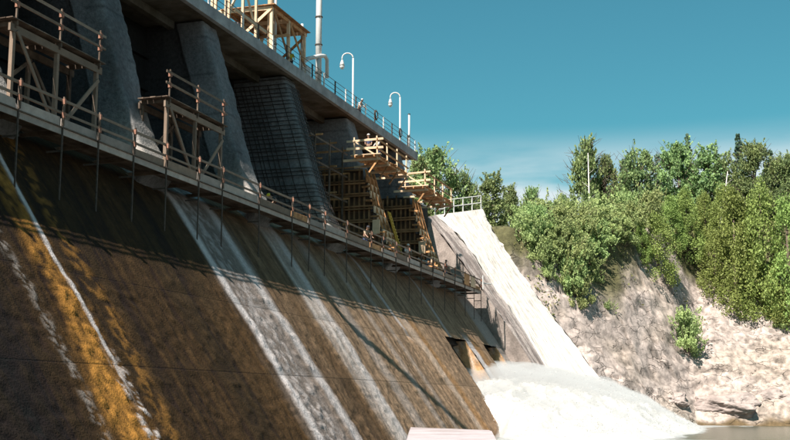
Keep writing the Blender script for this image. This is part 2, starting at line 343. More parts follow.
# ------------------------------------------------------------------ the dam
dam = empty('concrete_dam', (-30, 60, 0), 'long concrete dam with stained spillway slope, piers and road deck on top', 'dam')
DB = Vector((-30, 60, 0))
PIERS = [23.5, 36.0, 48.0, 60.2, 72.5, 85.0, 97.5]
SL = 1.5; NRM = Vector((SL, 0, 1)).normalized()
XJ = [-23.9, -21.66]
def face_patch(name, y0, y1, x_top, x_bot, dy=0.12, ds=0.10, setback=0.0):
    Y = np.arange(y0, y1 + dy * 0.5, dy); xx = np.arange(x_top, x_bot, ds * 0.55)
    xx = np.sort(np.concatenate([xx, [j + d for j in XJ if x_top < j < x_bot for d in (-0.025, -0.012, 0.012, 0.025)]]))
    YY, X = np.meshgrid(Y, xx, indexing='ij')
    X0 = X.copy(); Z = 7.85 - SL * (X + 26)
    rnd = np.clip(-26.9 - X, 0, 3); Z = Z - 0.26 * rnd ** 2                    # rounding towards the crest
    s = (X + 26) * 1.8                                                        # metres down the slope
    # stains, as soft stripes in Y that wander and widen down the slope
    wv = 0.22 * vnoise(s * 0.35, 1.5, 0, 2) + 0.09 * vnoise(s * 1.3, 4.5, 0, 3)
    y = YY + wv
    nA = fbm(YY * 1.6, s * 0.22, 0, 4, 13); nB = fbm(YY * 0.5, s * 0.12, 0, 3, 23); nF = fbm(YY * 3.5, s * 3.2, 0, 3, 33); nG = fbm(YY * 6, s * 5, 0, 2, 43)
    def stripe(c, w, soft=0.4): return 1 - sm(w * (1 - soft), w * (1 + soft), np.abs(y - c + 0.25 * w * nA))
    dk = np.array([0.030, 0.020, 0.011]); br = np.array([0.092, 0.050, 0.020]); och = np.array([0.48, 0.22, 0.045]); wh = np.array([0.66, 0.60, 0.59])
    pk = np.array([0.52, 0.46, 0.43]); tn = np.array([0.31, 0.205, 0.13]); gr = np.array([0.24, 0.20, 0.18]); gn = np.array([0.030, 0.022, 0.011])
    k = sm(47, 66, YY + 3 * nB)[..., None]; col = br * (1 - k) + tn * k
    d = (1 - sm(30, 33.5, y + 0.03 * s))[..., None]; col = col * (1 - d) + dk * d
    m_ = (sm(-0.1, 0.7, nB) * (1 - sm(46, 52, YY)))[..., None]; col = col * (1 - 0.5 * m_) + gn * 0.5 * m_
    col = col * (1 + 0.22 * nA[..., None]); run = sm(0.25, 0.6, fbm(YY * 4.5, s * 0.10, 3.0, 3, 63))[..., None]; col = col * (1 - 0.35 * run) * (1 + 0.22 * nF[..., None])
    col = col * (1 - 0.38 * (1 - sm(38, 58, YY)))[..., None]  # shade painted in: the whole near end of the slope is dimmed
    def put(mask, c, a=1.0):
        nonlocal col
        mk = np.clip(mask * a, 0, 1)[..., None]; col = col * (1 - mk) + c * mk
    wid = 0.62 + 0.06 * np.clip(s, 0, 12)
    o_ = (1 - sm(wid * 0.3, wid * 1.5, np.abs(y - 34.7 + 0.02 * s + 0.35 * nA))) * (0.55 + 0.45 * nF + .35 * nA)
    put(o_, och, 1.0)
    put(stripe(36.9, 0.5, 0.8) * sm(-0.1, 0.5, nF), och * 0.6 + gn * 0.4, 0.7)
    put(stripe(32.6, 0.25, 0.9) * sm(0.0, 0.45, nG + nF * 0.6), pk, 0.45)
    put(stripe(35.42, 0.13 - 0.004 * np.clip(s, 0, 14), 0.5) * (1 - 0.9 * sm(6.8, 9.5, s + nA)), wh)
    put(stripe(35.5, 0.4) * sm(6.5, 9, s) * sm(0.1, 0.5, nF + nG), wh, 0.9)
    # white calcite flow of the second and third piers
    put(stripe(52.0, 2.4, 0.35), gr * 1.1, 0.8)
    put(stripe(49.7 + 0.03 * s, 0.34, 0.7), wh)
    put(stripe(51.4 + 0.05 * s, 1.2, 0.6) * sm(-0.2, 0.6, nF + 0.5 * nA), wh, 0.45)
    put(stripe(53.9 + 0.09 * s, 0.55, 0.8), wh * 0.95, 0.9)
    put(stripe(58.0 + 0.1 * s, 0.8, 0.7), br * 0.9, 0.5)
    put(stripe(61.2 + 0.06 * s, 1.1, 0.85) * (0.8 + 0.25 * nA), pk * 1.2, 0.9)
    put(stripe(62.2 + 0.06 * s, 0.5, 0.6), wh, 0.7)
    put(stripe(66.0 + 0.1 * s, 0.8, 0.7), pk, 0.45); put(stripe(70.5 + 0.1 * s, 0.5, 0.8), pk, 0.4)
    put(stripe(73.5 + 0.1 * s, 0.5, 0.8), pk, 0.35)
    put(stripe(76.6 + 0.2 * s, 0.35, 0.5) * (1 - sm(2.5, 5, s)), wh * 0.8, 0.8)
    put(stripe(78.6 + 0.2 * s, 0.8, 0.6) * sm(1.0, 3, s), pk * 1.15 * np.array([1.05, 0.9, 0.75]), 0.75)
    put(stripe(80.2 + 0.2 * s, 0.8, 0.7) * sm(1.0, 3, s), och * 0.8 + tn * 0.2, 0.45)
    put(stripe(90.3, 0.35, 0.5) * (1 - sm(3, 6, s)), wh * 0.7, 0.8)
    put(stripe(95.9, 0.9, 0.5) * sm(2, 3.5, s), wh, 0.95); put(stripe(98.0, 1.0, 0.5) * sm(2, 3.5, s), och * 0.7 + tn * 0.3, 0.5)
    put(sm(103, 105, YY), pk * 0.9, 0.7)
    # relief
    h = 0.022 * nA + 0.028 * nF + 0.022 * nG + 0.05 * nB
    h = h + 0.05 * stripe(49.8 + 0.03 * s, 0.5) + 0.05 * stripe(53.9 + 0.09 * s, 0.9) + 0.03 * stripe(35.42, 0.16) + 0.05 * stripe(61 + 0.06 * s, 1.8, 0.5)
    h = h + 0.05 * np.abs(nF) * (stripe(52, 2.6) + stripe(34.8, 1.4))
    h = h + 0.12 * stripe(76.6 + 0.2 * s, 0.5)
    for j in XJ:
        rag = 0.015 + 0.02 * vnoise(YY * 1.3, j, 0, 8) + 0.35 * (np.clip(vnoise(YY * 0.9, j * 3, 0, 9) - 0.72, 0, 1))
        g = (np.abs(X0 - j) < 0.015 + 0.10 * np.clip(vnoise(YY * 2.1, j, 2, 19) - 0.75, 0, 1)); col = col * (1 - 0.25 * g[..., None])
    jd = np.minimum(np.abs(X0 - XJ[0]), np.abs(X0 - XJ[1])); h = h * (0.12 + 0.88 * sm(0.0, 0.35, jd)) - 0.007 * (jd < 0.014)
    h = h * sm(-29.8, -28.4, X0) * (0.22 + 0.78 * sm(2.0, 4.0, s))
    P = np.stack([X0 + NRM.x * h - setback, YY, Z + NRM.z * h], -1) - np.array(DB)
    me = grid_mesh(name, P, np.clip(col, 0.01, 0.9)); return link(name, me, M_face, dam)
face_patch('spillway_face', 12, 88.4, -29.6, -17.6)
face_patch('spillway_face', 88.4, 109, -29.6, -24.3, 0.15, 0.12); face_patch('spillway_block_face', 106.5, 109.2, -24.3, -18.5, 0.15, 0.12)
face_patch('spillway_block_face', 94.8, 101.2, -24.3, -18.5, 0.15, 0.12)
# body under the slope, with the two deep sluice slots by the far end
def prof(x0, x1): return [(x0, 7.70 - SL * (x0 + 26)), (x1, 7.70 - SL * (x1 + 26)), (x1, WZ - 2.5), (-40, WZ - 2.5), (-40, 7.70 - SL * (x0 + 26))]
mb = MB(); mb.prism([(-27.9, 9.4), (-18.3, -4.9), (-40, -4.9), (-40, 9.4)], 12, 88.3); mb.build('dam_body', M_dark, dam)
mb = MB(); mb.prism([(-27.9, 9.4), (-24.9, 4.95), (-24.9, 4.9), (-25.4, 4.8), (-18.9, -4.9), (-40, -4.9), (-40, 9.4)], 88.303, 109); mb.build('sluice_back_wall', M_dark, dam)
def side_wall(y, xa, xb):      # rough side of a block, facing the camera
    xs_ = np.linspace(0, 1, 26); zs_ = np.linspace(0, 1, 40); A, B = np.meshgrid(xs_, zs_, indexing='ij')
    zt = 5.25 - 9.9 * B; xf = -26 - (zt - 7.85) / SL; X = xa + (xf - xa) * A
    Yn = y - 0.18 * np.abs(fbm(X * 1.2, zt * 1.0, y, 3, 5)) * np.sin(np.pi * A) ** 0.3
    kk = sm(-.3, .5, fbm(X * 2.5, zt * .7, 0, 3, 18))[..., None]; c = (np.array([0.52, 0.30, 0.15]) * (1 - kk) + np.array([0.50, 0.43, 0.37]) * kk) * (1 + 0.5 * fbm(X * 3, zt * 1.8, 0, 4, 8))[..., None]
    return link('block_side', grid_mesh('block_side', np.stack([X, Yn, zt], -1) - np.array(DB), np.clip(c, .02, .9)), M_face, dam)
side_wall(94.8, -26.6, 0); side_wall(106.5, -26.6, 0)
mb = MB(); mb.prism([(-24.2, 5.0), (-17.9, -4.9), (-26.7, -4.9), (-26.7, 5.0)], 94.85, 101.1); mb.build('sluice_block', M_dark, dam)
mb = MB(); mb.prism([(-24.2, 5.0), (-17.9, -4.9), (-26.7, -4.9), (-26.7, 5.0)], 106.55, 109.1); mb.build('sluice_block', M_dark, dam)
# crest sill between the piers and gates
mb = MB(); mb.prism([(-29.35, 9.65), (-29.35, 11.2), (-30, 11.6), (-35, 11.6), (-35, 9.65)], 12, 106); mb.build('crest_sill', M_dark, dam)

NOSE = [(22.62, -31.15), (20.4, -30.5), (18.0, -29.72), (15.2, -28.98), (13.4, -28.35), (12.3, -27.85), (11.4, -27.35), (10.9, -27.2), (10.6, -27.35), (9.8, -28.0), (9.0, -28.8)]
def pier(yc, rough=0.07, th=1.0):
    zs_ = np.linspace(22.57, 9.2, 110); nzs = np.array([z for z, x in NOSE])[::-1]; nxs = np.array([x for z, x in NOSE])[::-1]
    # half outline in plan: (back offset from nose, half width)
    if yc < 70: pts = [(-8.0, 0.78), (-5, 0.78), (-3.2, 0.78), (-1.82, 0.78), (-1.8, 1.0)] + [(-1.7 + 0.1 * i, 1.0) for i in range(0, 15)]
    else: pts = [(-8.0 + .5 * i, 1.0) for i in range(0, 12)] + [(-2.0 + 0.1 * i, 1.0) for i in range(0, 18)]
    pts += [(-0.22, 0.995), (-0.12, 0.97), (-0.05, 0.93), (-0.01, 0.86), (0, 0.75), (0, 0.5), (0, 0.25), (0, 0.08)]
    full = [(a, -b * th) for a, b in pts] + [(a, b * th) for a, b in reversed(pts)]
    P = np.zeros((len(full), len(zs_), 3))
    for i, (a, b) in enumerate(full):
        x = np.interp(zs_, nzs, nxs); fl = 1 + 0.35 * (1 - sm(10.5, 13, zs_))
        P[i, :, 0] = x + a; P[i, :, 1] = yc + b * fl; P[i, :, 2] = zs_
    P = P + 0
    nn = fbm(P[..., 0] * 1.6, P[..., 1] * 1.6 + yc, P[..., 2] * 1.6, 4, 3); out_ = np.zeros_like(P)
    cx = P[..., 1] - yc; out_[..., 1] = np.sign(cx) * np.clip(np.abs(cx), 0, .5) * 2; out_[..., 0] = 1
    k = sm(-3, 0, np.array([a for a, b in full]))[:, None, None]
    P = P + out_ * (nn * rough)[..., None] * k
    tt = fbm(P[..., 0] * .7, P[..., 1] * .7 + yc, P[..., 2] * .25, 4, 6)[..., None]
    c = np.array([0.21, 0.205, 0.215] if yc < 70 else [0.24, 0.24, 0.25]) * (1 + .35 * tt); lift = (np.abs((P[..., 2] + .03 * tt[..., 0]) % 2.4 - .03) < .03)[..., None]; c = c * (1 - .35 * lift); toe = ((1 - sm(11.6, 14.5, P[..., 2])) * sm(10.6, 11.0, P[..., 2]) * k[..., 0])[..., None]  # pale toe imitates sunlight on the foot of the nose
    c = c * (1 - toe) + np.array([0.42, 0.38, 0.35]) * toe; deep = sm(1.8, 2.2, -np.array([a for a, b in full]))[:, None, None] * (1 if yc < 70 else 0.15); c = c * (1 - .72 * deep)  # inner sides darkened, painting the shade of the bays into the concrete
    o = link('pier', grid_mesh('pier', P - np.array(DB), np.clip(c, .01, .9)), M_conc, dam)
    return o
for yc in PIERS: pier(yc, 0.025 if yc in (72.5, 85.0, 97.5) else 0.045)
# rebar curtain on the third pier's near side and nose
def nose_x(z): return float(np.interp(z, [a for a, b in NOSE][::-1], [b for a, b in NOSE][::-1]))
mb = MB(); yc = 72.5
for z in np.arange(11.2, 22.4, 0.3):
    z = z + random.uniform(-.05, .05)
    if random.random() < .05: continue
    x = nose_x(z); mb.bar((x - 5.4, yc - 1.12, z), (x - 0.05, yc - 1.12, z), 0.045, 0.045)
    mb.bar((x - 0.05, yc - 1.12, z), (x + 0.12, yc - 1.0, z), 0.04, 0.04); mb.bar((x + 0.12, yc - 1.0, z), (x + 0.12, yc + 1.0, z), 0.04, 0.04)
for a in [q + random.uniform(-.07, .07) for q in np.arange(-5.3, 0, 0.36) if random.random() > .06]:
    pp = [(nose_x(z) + a, yc - 1.14, z) for z in np.arange(11.2, 22.6, 1.2)]
    for p, q in zip(pp[:-1], pp[1:]): mb.bar(p, q, 0.04, 0.04)
for b in (-0.5, -0.2, 0.15, 0.5, 0.8):
    pp = [(nose_x(z) + 0.12, yc + b, z) for z in np.arange(11.2, 22.6, 1.2)]
    for p, q in zip(pp[:-1], pp[1:]): mb.bar(p, q, 0.04, 0.04)
o = mb.build('rebar_mat', M_rebar, dam); o['kind'] = 'stuff'
# gates between piers, carried up to the deck to keep light out behind
for a, b in zip(PIERS[:-1], PIERS[1:]):
    mb = MB(); mb.box(-35.3, -35.0, a + 0.78, b - 0.78, 11.0, 22.5)
    g = mb.build('sluice_gate', M_gate, dam)
    for z in (12.6, 14.6, 16.6, 18.6, 20.6):
        mb = MB(); mb.box(-35.0, -34.75, a + 0.8, b - 0.8, z, z + 0.25); mb.build('gate_rib', M_gate, g)
mb = MB(); mb.box(-36, -35, 98.4, 101.5, 9, 22.5); mb.build('abutment_wall', M_dark, dam)
# deck: slab, edge beam, cross girders
mb = MB(); mb.box(-39.5, -30.75, 8, 101.5, 22.72, 23.18); mb.build('deck_slab', M_deckc, dam)
mb = MB(); mb.box(-30.75, -30.45, 8, 101.55, 22.62, 23.36); mb.build('edge_beam', M_fasc, dam)
for a, b in zip(PIERS[:-1], PIERS[1:]):
    for xg in (-33.2, -35.6):
        mb = MB(); mb.box(xg - 0.2, xg + 0.2, a + 1.0, b - 1.0, 22.25, 22.715); mb.build('girder', M_deckc, dam)
mb = MB(); mb.box(-39.5, -35.31, 8, 101.5, 9.6, 22.7); mb.build('light_block_wall', M_dark, dam)  # added to close the bays at the back and block light

# ------------------------------------------------------------------ the far abutment and the water chute
def interp_curve(pix, Y, n):
    pts = np.array([[c * yy / ray(u, v).y for c in ray(u, v)] for (u, v), yy in zip(pix, Y)])
    t = np.linspace(0, 1, len(pix)); tt = np.linspace(0, 1, n); return np.stack([np.interp(tt, t, pts[:, i]) for i in range(3)], -1)
chute = empty('spillway_chute', (-28, 112, 0), 'sunlit concrete chute sheeted in white water beyond the end of the walkway', 'spillway')
CB = np.array([-28, 112, 0.0])
def resamp(L, n):
    t = np.linspace(0, 1, len(L)); tt = np.linspace(0, 1, n); return np.stack([np.interp(tt, t, L[:, i]) for i in range(3)], -1)
def along(pts, Y):      # points of the chute's edges, each at its own distance
    return np.array([[c * yy / ray(u, v).y for c in ray(u, v)] for (u, v), yy in zip(pts, Y)])
L0 = along([(427, 217), (440, 234), (461, 262), (482, 290), (500, 315), (516, 338), (540, 376), (556, 402)], [109] * 8)
LA = along([(436, 215), (455, 232), (474, 256), (490, 282), (508, 305), (527, 336), (552, 377), (571, 405)], [112] * 8)
LB = along([(482, 209), (494, 232), (507, 253), (524, 277), (543, 304), (572, 340), (604, 386), (626, 412)], [117, 117, 117, 117, 117, 116.5, 115, 114])
n = 260; a0, a1, a2 = resamp(L0, n), resamp(LA, n), resamp(LB, n)
def chute_sheet(A, B, m, name, mtl, colf, amp):
    s_ = np.linspace(0, 1, m)[:, None, None]; P = A[None] * (1 - s_) + B[None] * s_
    down = np.linspace(0, 1, n)[None, :] + 0 * s_[..., 0]; acr = s_[..., 0] + 0 * down
    nn = fbm(acr * m * 0.22, down * 12, 0, 4, 77) + .4 * fbm(acr * m * .7, down * 14, 0, 3, 78); ed = sm(.93, 1, acr) * (name == 'water_sheet'); P[..., 0] += ed * .12 * fbm(down * 30, acr * 2, 0, 3, 80); P[..., 2] += amp * nn * sm(0.0, 0.06, down); P[..., 0] += amp * 0.6 * nn * sm(0, .06, down)
    return link(name, grid_mesh(name, P - CB, colf(acr, down, nn)), mtl, chute)
def cg(a, d, nn):
    k = sm(-0.5, 0.6, fbm(a * 9, d * 5, 0, 4, 5))[..., None]; c = np.array([0.26, 0.215, 0.20]) * (1 - k) + np.array([0.50, 0.43, 0.40]) * k
    e = sm(0.8, 1.0, a + 0.1 * nn)[..., None]; return c * (1 - e) + np.array([0.55, 0.48, 0.45]) * e
def cw(a, d, nn):
    k = sm(-0.6, 0.3, nn + 0.4)[..., None]; return np.array([0.62, 0.55, 0.49]) * (1 - k) + np.array([0.80, 0.74, 0.68]) * k
chute_sheet(a0, a1, 60, 'abutment_slope', M_face, cg, 0.10)
chute_sheet(a1, a2, 130, 'water_sheet', M_chute, cw, 0.09)
sw_t = np.linspace(0, 1, 30)[:, None, None]; P = a0[None] - sw_t * np.array([0, 0, 6.0]); P[..., 1] -= 0.1 * np.abs(fbm(P[..., 0], P[..., 2], 0, 3, 6)) * np.sin(np.pi * sw_t[..., 0])
link('abutment_side', grid_mesh('abutment_side', P - CB, np.tile(np.array([0.34, 0.28, 0.25]), (*P.shape[:2], 1)) * (1 + .4 * fbm(P[..., 0], P[..., 2] * .6, 0, 3, 8))[..., None]), M_face, chute)
mb = MB()      # crest slab behind the lip
tops = [a0[0], a1[0], a2[0]]; back = [Vector(p) + Vector((-2.0, 4.5, 0)) for p in tops]
for i in range(2):
    mb.add([tops[i], tops[i + 1], back[i + 1], back[i], *(Vector(q) - Vector((0, 0, 9)) for q in (tops[i], tops[i + 1], back[i + 1], back[i]))], [(0, 1, 2, 3), (3, 2, 6, 7), (0, 3, 7, 4), (1, 5, 6, 2), (4, 7, 6, 5)])
mb.build('crest_slab', M_pale, chute)
mb = MB(); e = a2[::10]  # side wall closing the chute towards the bank
vs = [tuple(p) for p in e] + [(p[0] - 1.5, p[1] + 4, p[2] - 1.0) for p in e] ; k = len(e)
mb.add(vs, [(i, i + 1, i + 1 + k, i + k) for i in range(k - 1)]); mb.build('side_wall', M_pale, chute)
mb = MB(); mb.box(-38, -31.6, 101.6, 108.8, 4, 19.3); mb.build('abutment_block', M_dark, chute)
# white pipe marker on the slope right of the walkway end
q1 = ray(483, 286) * (104.9 / ray(483, 286).y); q2 = ray(491, 285) * (106.5 / ray(491, 285).y)
rl = empty('white_guide_rail', q1, 'short white pipe rail on the grey slope past the end of the walkway', 'rail')
mb = MB(); mb.tube([q1 - Vector((0, 0, .3)), q1 + Vector((0, 0, 1.0))], 0.06); mb.build('post', M_white, rl)
mb = MB(); mb.tube([q1 + Vector((0, 0, .25)), q2 + Vector((0, 0, 0.1))], 0.06); mb.build('pipe', M_white, rl)
# crest railing
cr = empty('crest_railing', Vector(a1[0]), 'white pipe railing along the crest above the white chute', 'railing')
TA, TB = Vector(a1[0]) + Vector((-.2, .4, 0)), Vector(a2[0]) + Vector((-.2, .4, 0)); T0 = Vector((-32.6, 106.2, 19.2))
line = [T0 + (TA - T0) * t for t in (0, 0.5)] + [TA + (TB - TA) * t for t in (0, .2, .4, .6, .8, 1)]
for i, p in enumerate(line):
    h = 1.25 if i < 4 else 1.55
    mb = MB(); mb.tube([p - Vector((0, 0, .05)), p + Vector((0, 0, h))], 0.06, 6); mb.build('post', M_white, cr)
for i in range(len(line) - 1):
    for h in ((0.62, 1.2) if i < 3 else (0.75, 1.5)):
        mb = MB(); mb.tube([line[i] + Vector((0, 0, h)), line[i + 1] + Vector((0, 0, h))], 0.055, 6); mb.build('rail', M_white, cr)

# ------------------------------------------------------------------ white water
xx = np.arange(-25.9, 0, 0.16); yy = np.arange(66, 136, 0.2); FX, FY = np.meshgrid(xx, yy, indexing='ij')
wob = 1.2 * fbm(FX * .25, FY * .2, 0, 3, 2)
A = np.interp(FX + 0.5 * wob, [-26, -21, -17, -14.5, -10.5, -8, -6.2, -5, 10], [4.9, 4.6, 4.1, 3.5, 2.1, 0.7, 0.0, -0.3, -0.4])
B = np.interp(FY + wob, [68, 76, 82, 87, 94, 104, 110, 120, 133], [-0.1, 0.06, 0.22, 0.45, 0.85, 1, 1.0, 0.6, 0])
edge = sm(0, 2.5, FX + 0.218 * FY + 0.8 + 0.6 * wob + 10 * sm(86, 90, FY))
lump = 0.55 * (1 - np.abs(fbm(FX * .55, FY * .4, 0, 4, 4))) + 0.16 * (1 - np.abs(fbm(FX * .8, FY * 2.6, 0, 4, 24))) + 0.12 * fbm(FX * 2.2, FY * 1.8, 0, 3, 14)
H = WZ - 0.25 + (A * B + 0.2 * sm(0.02, .2, A * B)) * edge + (lump - 0.2) * edge * np.clip(A * B + 0.3, 0, 1)
me = grid_mesh('white_water', np.stack([FX, FY, H], -1)); tag(link('white_water', me, M_foam), kind='structure')
# thin mist hugging the rapids
cx_, cy_ = FX[::6, ::6], FY[::6, ::6]; hh_ = np.clip((A * B)[::6, ::6] * edge[::6, ::6], 0, 5)
top_ = H[::6, ::6] + 0.25 + 0.22 * hh_; n_, m_ = cx_.shape; top_[0, :] = top_[-1, :] = WZ - .5; top_[:, 0] = top_[:, -1] = WZ - .5
bot_ = np.full_like(top_, WZ - .6); Vt = np.concatenate([np.stack([cx_, cy_, top_], -1).reshape(-1, 3), np.stack([cx_, cy_, bot_], -1).reshape(-1, 3)])
idx = np.arange(n_ * m_).reshape(n_, m_); fs = [(int(idx[i, j]), int(idx[i + 1, j]), int(idx[i + 1, j + 1]), int(idx[i, j + 1])) for i in range(n_ - 1) for j in range(m_ - 1)]
o_ = n_ * m_; fs += [tuple(q + o_ for q in reversed(f)) for f in fs]
rim = [int(v) for v in list(idx[0, :]) + list(idx[1:, -1]) + list(idx[-1, -2::-1]) + list(idx[-2:0:-1, 0])]
fs += [(rim[i], rim[i] + o_, rim[(i + 1) % len(rim)] + o_, rim[(i + 1) % len(rim)]) for i in range(len(rim))]
mm_ = bpy.data.meshes.new('mist'); mm_.from_pydata([tuple(v) for v in Vt], [], fs); bm = bmesh.new(); bm.from_mesh(mm_); bmesh.ops.recalc_face_normals(bm, faces=bm.faces); bm.to_mesh(mm_); bm.free()
MM = bpy.data.materials.new('mist'); MM.use_nodes = True; t_ = MM.node_tree; t_.nodes.clear(); mo = t_.nodes.new('ShaderNodeOutputMaterial'); pv = t_.nodes.new('ShaderNodeVolumePrincipled')
pv.inputs['Color'].default_value = (1, 1, 1, 1); pv.inputs['Density'].default_value = 0.32; t_.links.new(pv.outputs[0], mo.inputs['Volume'])
tag(link('mist', mm_, MM), 'thin white mist hanging over the rapids below the chute', 'mist', kind='stuff')
# flung spray: thousands of tiny droplets over the crest of the rapids
ns = 26000; ii = RNG.integers(0, FX.shape[0], ns * 3); jj = RNG.integers(0, FX.shape[1], ns * 3)
ok = (H[ii, jj] > WZ + 0.15) & (RNG.random(ns * 3) < 0.8); ii = ii[ok][:ns]; jj = jj[ok][:ns]; k = len(ii)
cc = np.stack([FX[ii, jj] + RNG.normal(0, .2, k), FY[ii, jj] + RNG.normal(0, .2, k), H[ii, jj] + 0.02 + RNG.exponential(0.24, k)], -1)
def tri_cloud(cc, size):
    k = len(cc); d = RNG.normal(size=(k, 3, 3)); d /= np.linalg.norm(d, axis=2, keepdims=True); s = (size * (0.6 + 0.8 * RNG.random((k, 1, 1))))
    return (cc[:, None, :] + d * s).reshape(-1, 3)
def tri_mesh(name, V):
    me = bpy.data.meshes.new(name); k = len(V) // 3
    me.vertices.add(len(V)); me.vertices.foreach_set('co', V.reshape(-1).astype(np.float32))
    me.loops.add(len(V)); me.loops.foreach_set('vertex_index', np.arange(len(V), dtype=np.int32))
    me.polygons.add(k); me.polygons.foreach_set('loop_start', (np.arange(k) * 3).astype(np.int32)); me.polygons.foreach_set('loop_total', np.full(k, 3, np.int32))
    me.update(calc_edges=True); return me
tag(link('water_spray', tri_mesh('water_spray', tri_cloud(cc, 0.045)), M_foam), 'fine white spray flung up over the rapids below the chute', 'spray', kind='stuff')
# pale concrete slab low in the foreground
sl = empty('concrete_apron', (-14, 45, WZ), 'pale pinkish concrete slab at the foot of the spillway, at the bottom edge of view', 'slab')
mb = MB(); tp = [(-18.0, 58.6), (-12.6, 53.5), (-12.0, 51.5), (-8.2, 36), (-7.0, 30), (-9.5, 30), (-11.2, 36)]
n = len(tp); vs = [(x, y, -1.2) for x, y in tp] + [(x - 0.1, y, -1.42) for x, y in tp] + [(x, y, -4) for x, y in tp]
mb.add(vs, [tuple(range(n))] + [(i, (i + 1) % n, (i + 1) % n + n, i + n) for i in range(n)] + [(i + n, (i + 1) % n + n, (i + 1) % n + 2 * n, i + 2 * n) for i in range(n)])
mb.build('slab_top', M_pale, sl)

# ------------------------------------------------------------------ the hung timber walkway
RODS = [24.5, 27.3, 30, 32.6, 35.2, 38.0, 40.6, 43.4, 46.3, 49.5, 52.1, 56.6, 61.2, 63.8, 66.4, 70.4, 75.3, 77.9, 81.0, 84.3, 87.6, 91.0, 94.6, 98.0, 101.6, 105.0, 107.8]
XO, XI, ZD = -26.0, -27.85, 10.78
wk = empty('timber_walkway', (XO, 60, ZD), 'long weathered timber walkway with handrails hung along the spillway crest', 'walkway')
def face_z(x): return 7.85 - SL * (x + 26)
for i, y in enumerate(RODS):
    mb = MB(); mb.bar((XO, y, face_z(XO) - 0.1), (XO + random.uniform(-.03, .03), y + random.uniform(-.05, .05), ZD + 1.12), 0.055, 0.055); mb.build('hanger_rod', M_steel, wk)
    mb = MB(); mb.bar((XO + 0.04, y, ZD + 0.05), (XO + 0.04, y + random.uniform(-.03, .03), ZD + 1.2), 0.09, 0.05); p = mb.build('rail_post', M_wold, wk)
    for z in (0.45, 1.0): 
        mb = MB(); mb.box(XO - 0.02, XO + 0.1, y - 0.055, y + 0.055, ZD + z - 0.1, ZD + z + 0.12); mb.build('clamp', M_red, p)
    mb = MB(); mb.bar((XO - 0.02, y + 0.05, ZD - 0.2), (-28.2, y + 0.05, ZD - 0.2), 0.1, 0.16, j=.01); mb.build('joist', M_wold, wk)
    mb = MB(); mb.bar((XO - 0.02, y + 0.1, ZD - 0.95), (-26.75, y + 0.1, ZD - 0.95), 0.05, 0.07); mb.build('bracket', M_steel, wk)
for i, (a, b) in enumerate(zip(RODS[:-1], RODS[1:])):
    for k in range(7):
        x = XI + 0.12 + 0.27 * k; mb = MB(); jz = random.uniform(0, .02)
        mb.box(x - 0.1345, x + 0.1345, a + 0.005, b - 0.005 , ZD - 0.06 + jz, ZD - 0.01 + jz, j=.0); mb.build('plank', M_wold, wk)
    mb = MB(); mb.box(XO - 0.07, XO - 0.03, a + .02, b - .02, ZD - 0.30, ZD - 0.02, j=.012); mb.build('fascia_board', M_wfas, wk)
    if True:
        z1 = 0.34 + 0.10 * random.random(); mb = MB(); mb.box(XO - 0.12, XO - 0.09, a + .05, b - .05, ZD + 0.02, ZD + z1, j=.02)
        mb.build('toe_board', M_wfas if random.random() < .55 else M_wood if random.random() < .35 else M_wgrey, wk)
    for z, hh in ((0.56, 0.1), (1.06, 0.11)):
        mb = MB(); mb.bar((XO - 0.03, a - 0.15, ZD + z + random.uniform(-.02, .02)), (XO - 0.03, b + 0.15, ZD + z + random.uniform(-.02, .02)), 0.045, hh, j=.006); mb.build('rail', M_wgrey if y > 60 or i % 2 else M_wold, wk)
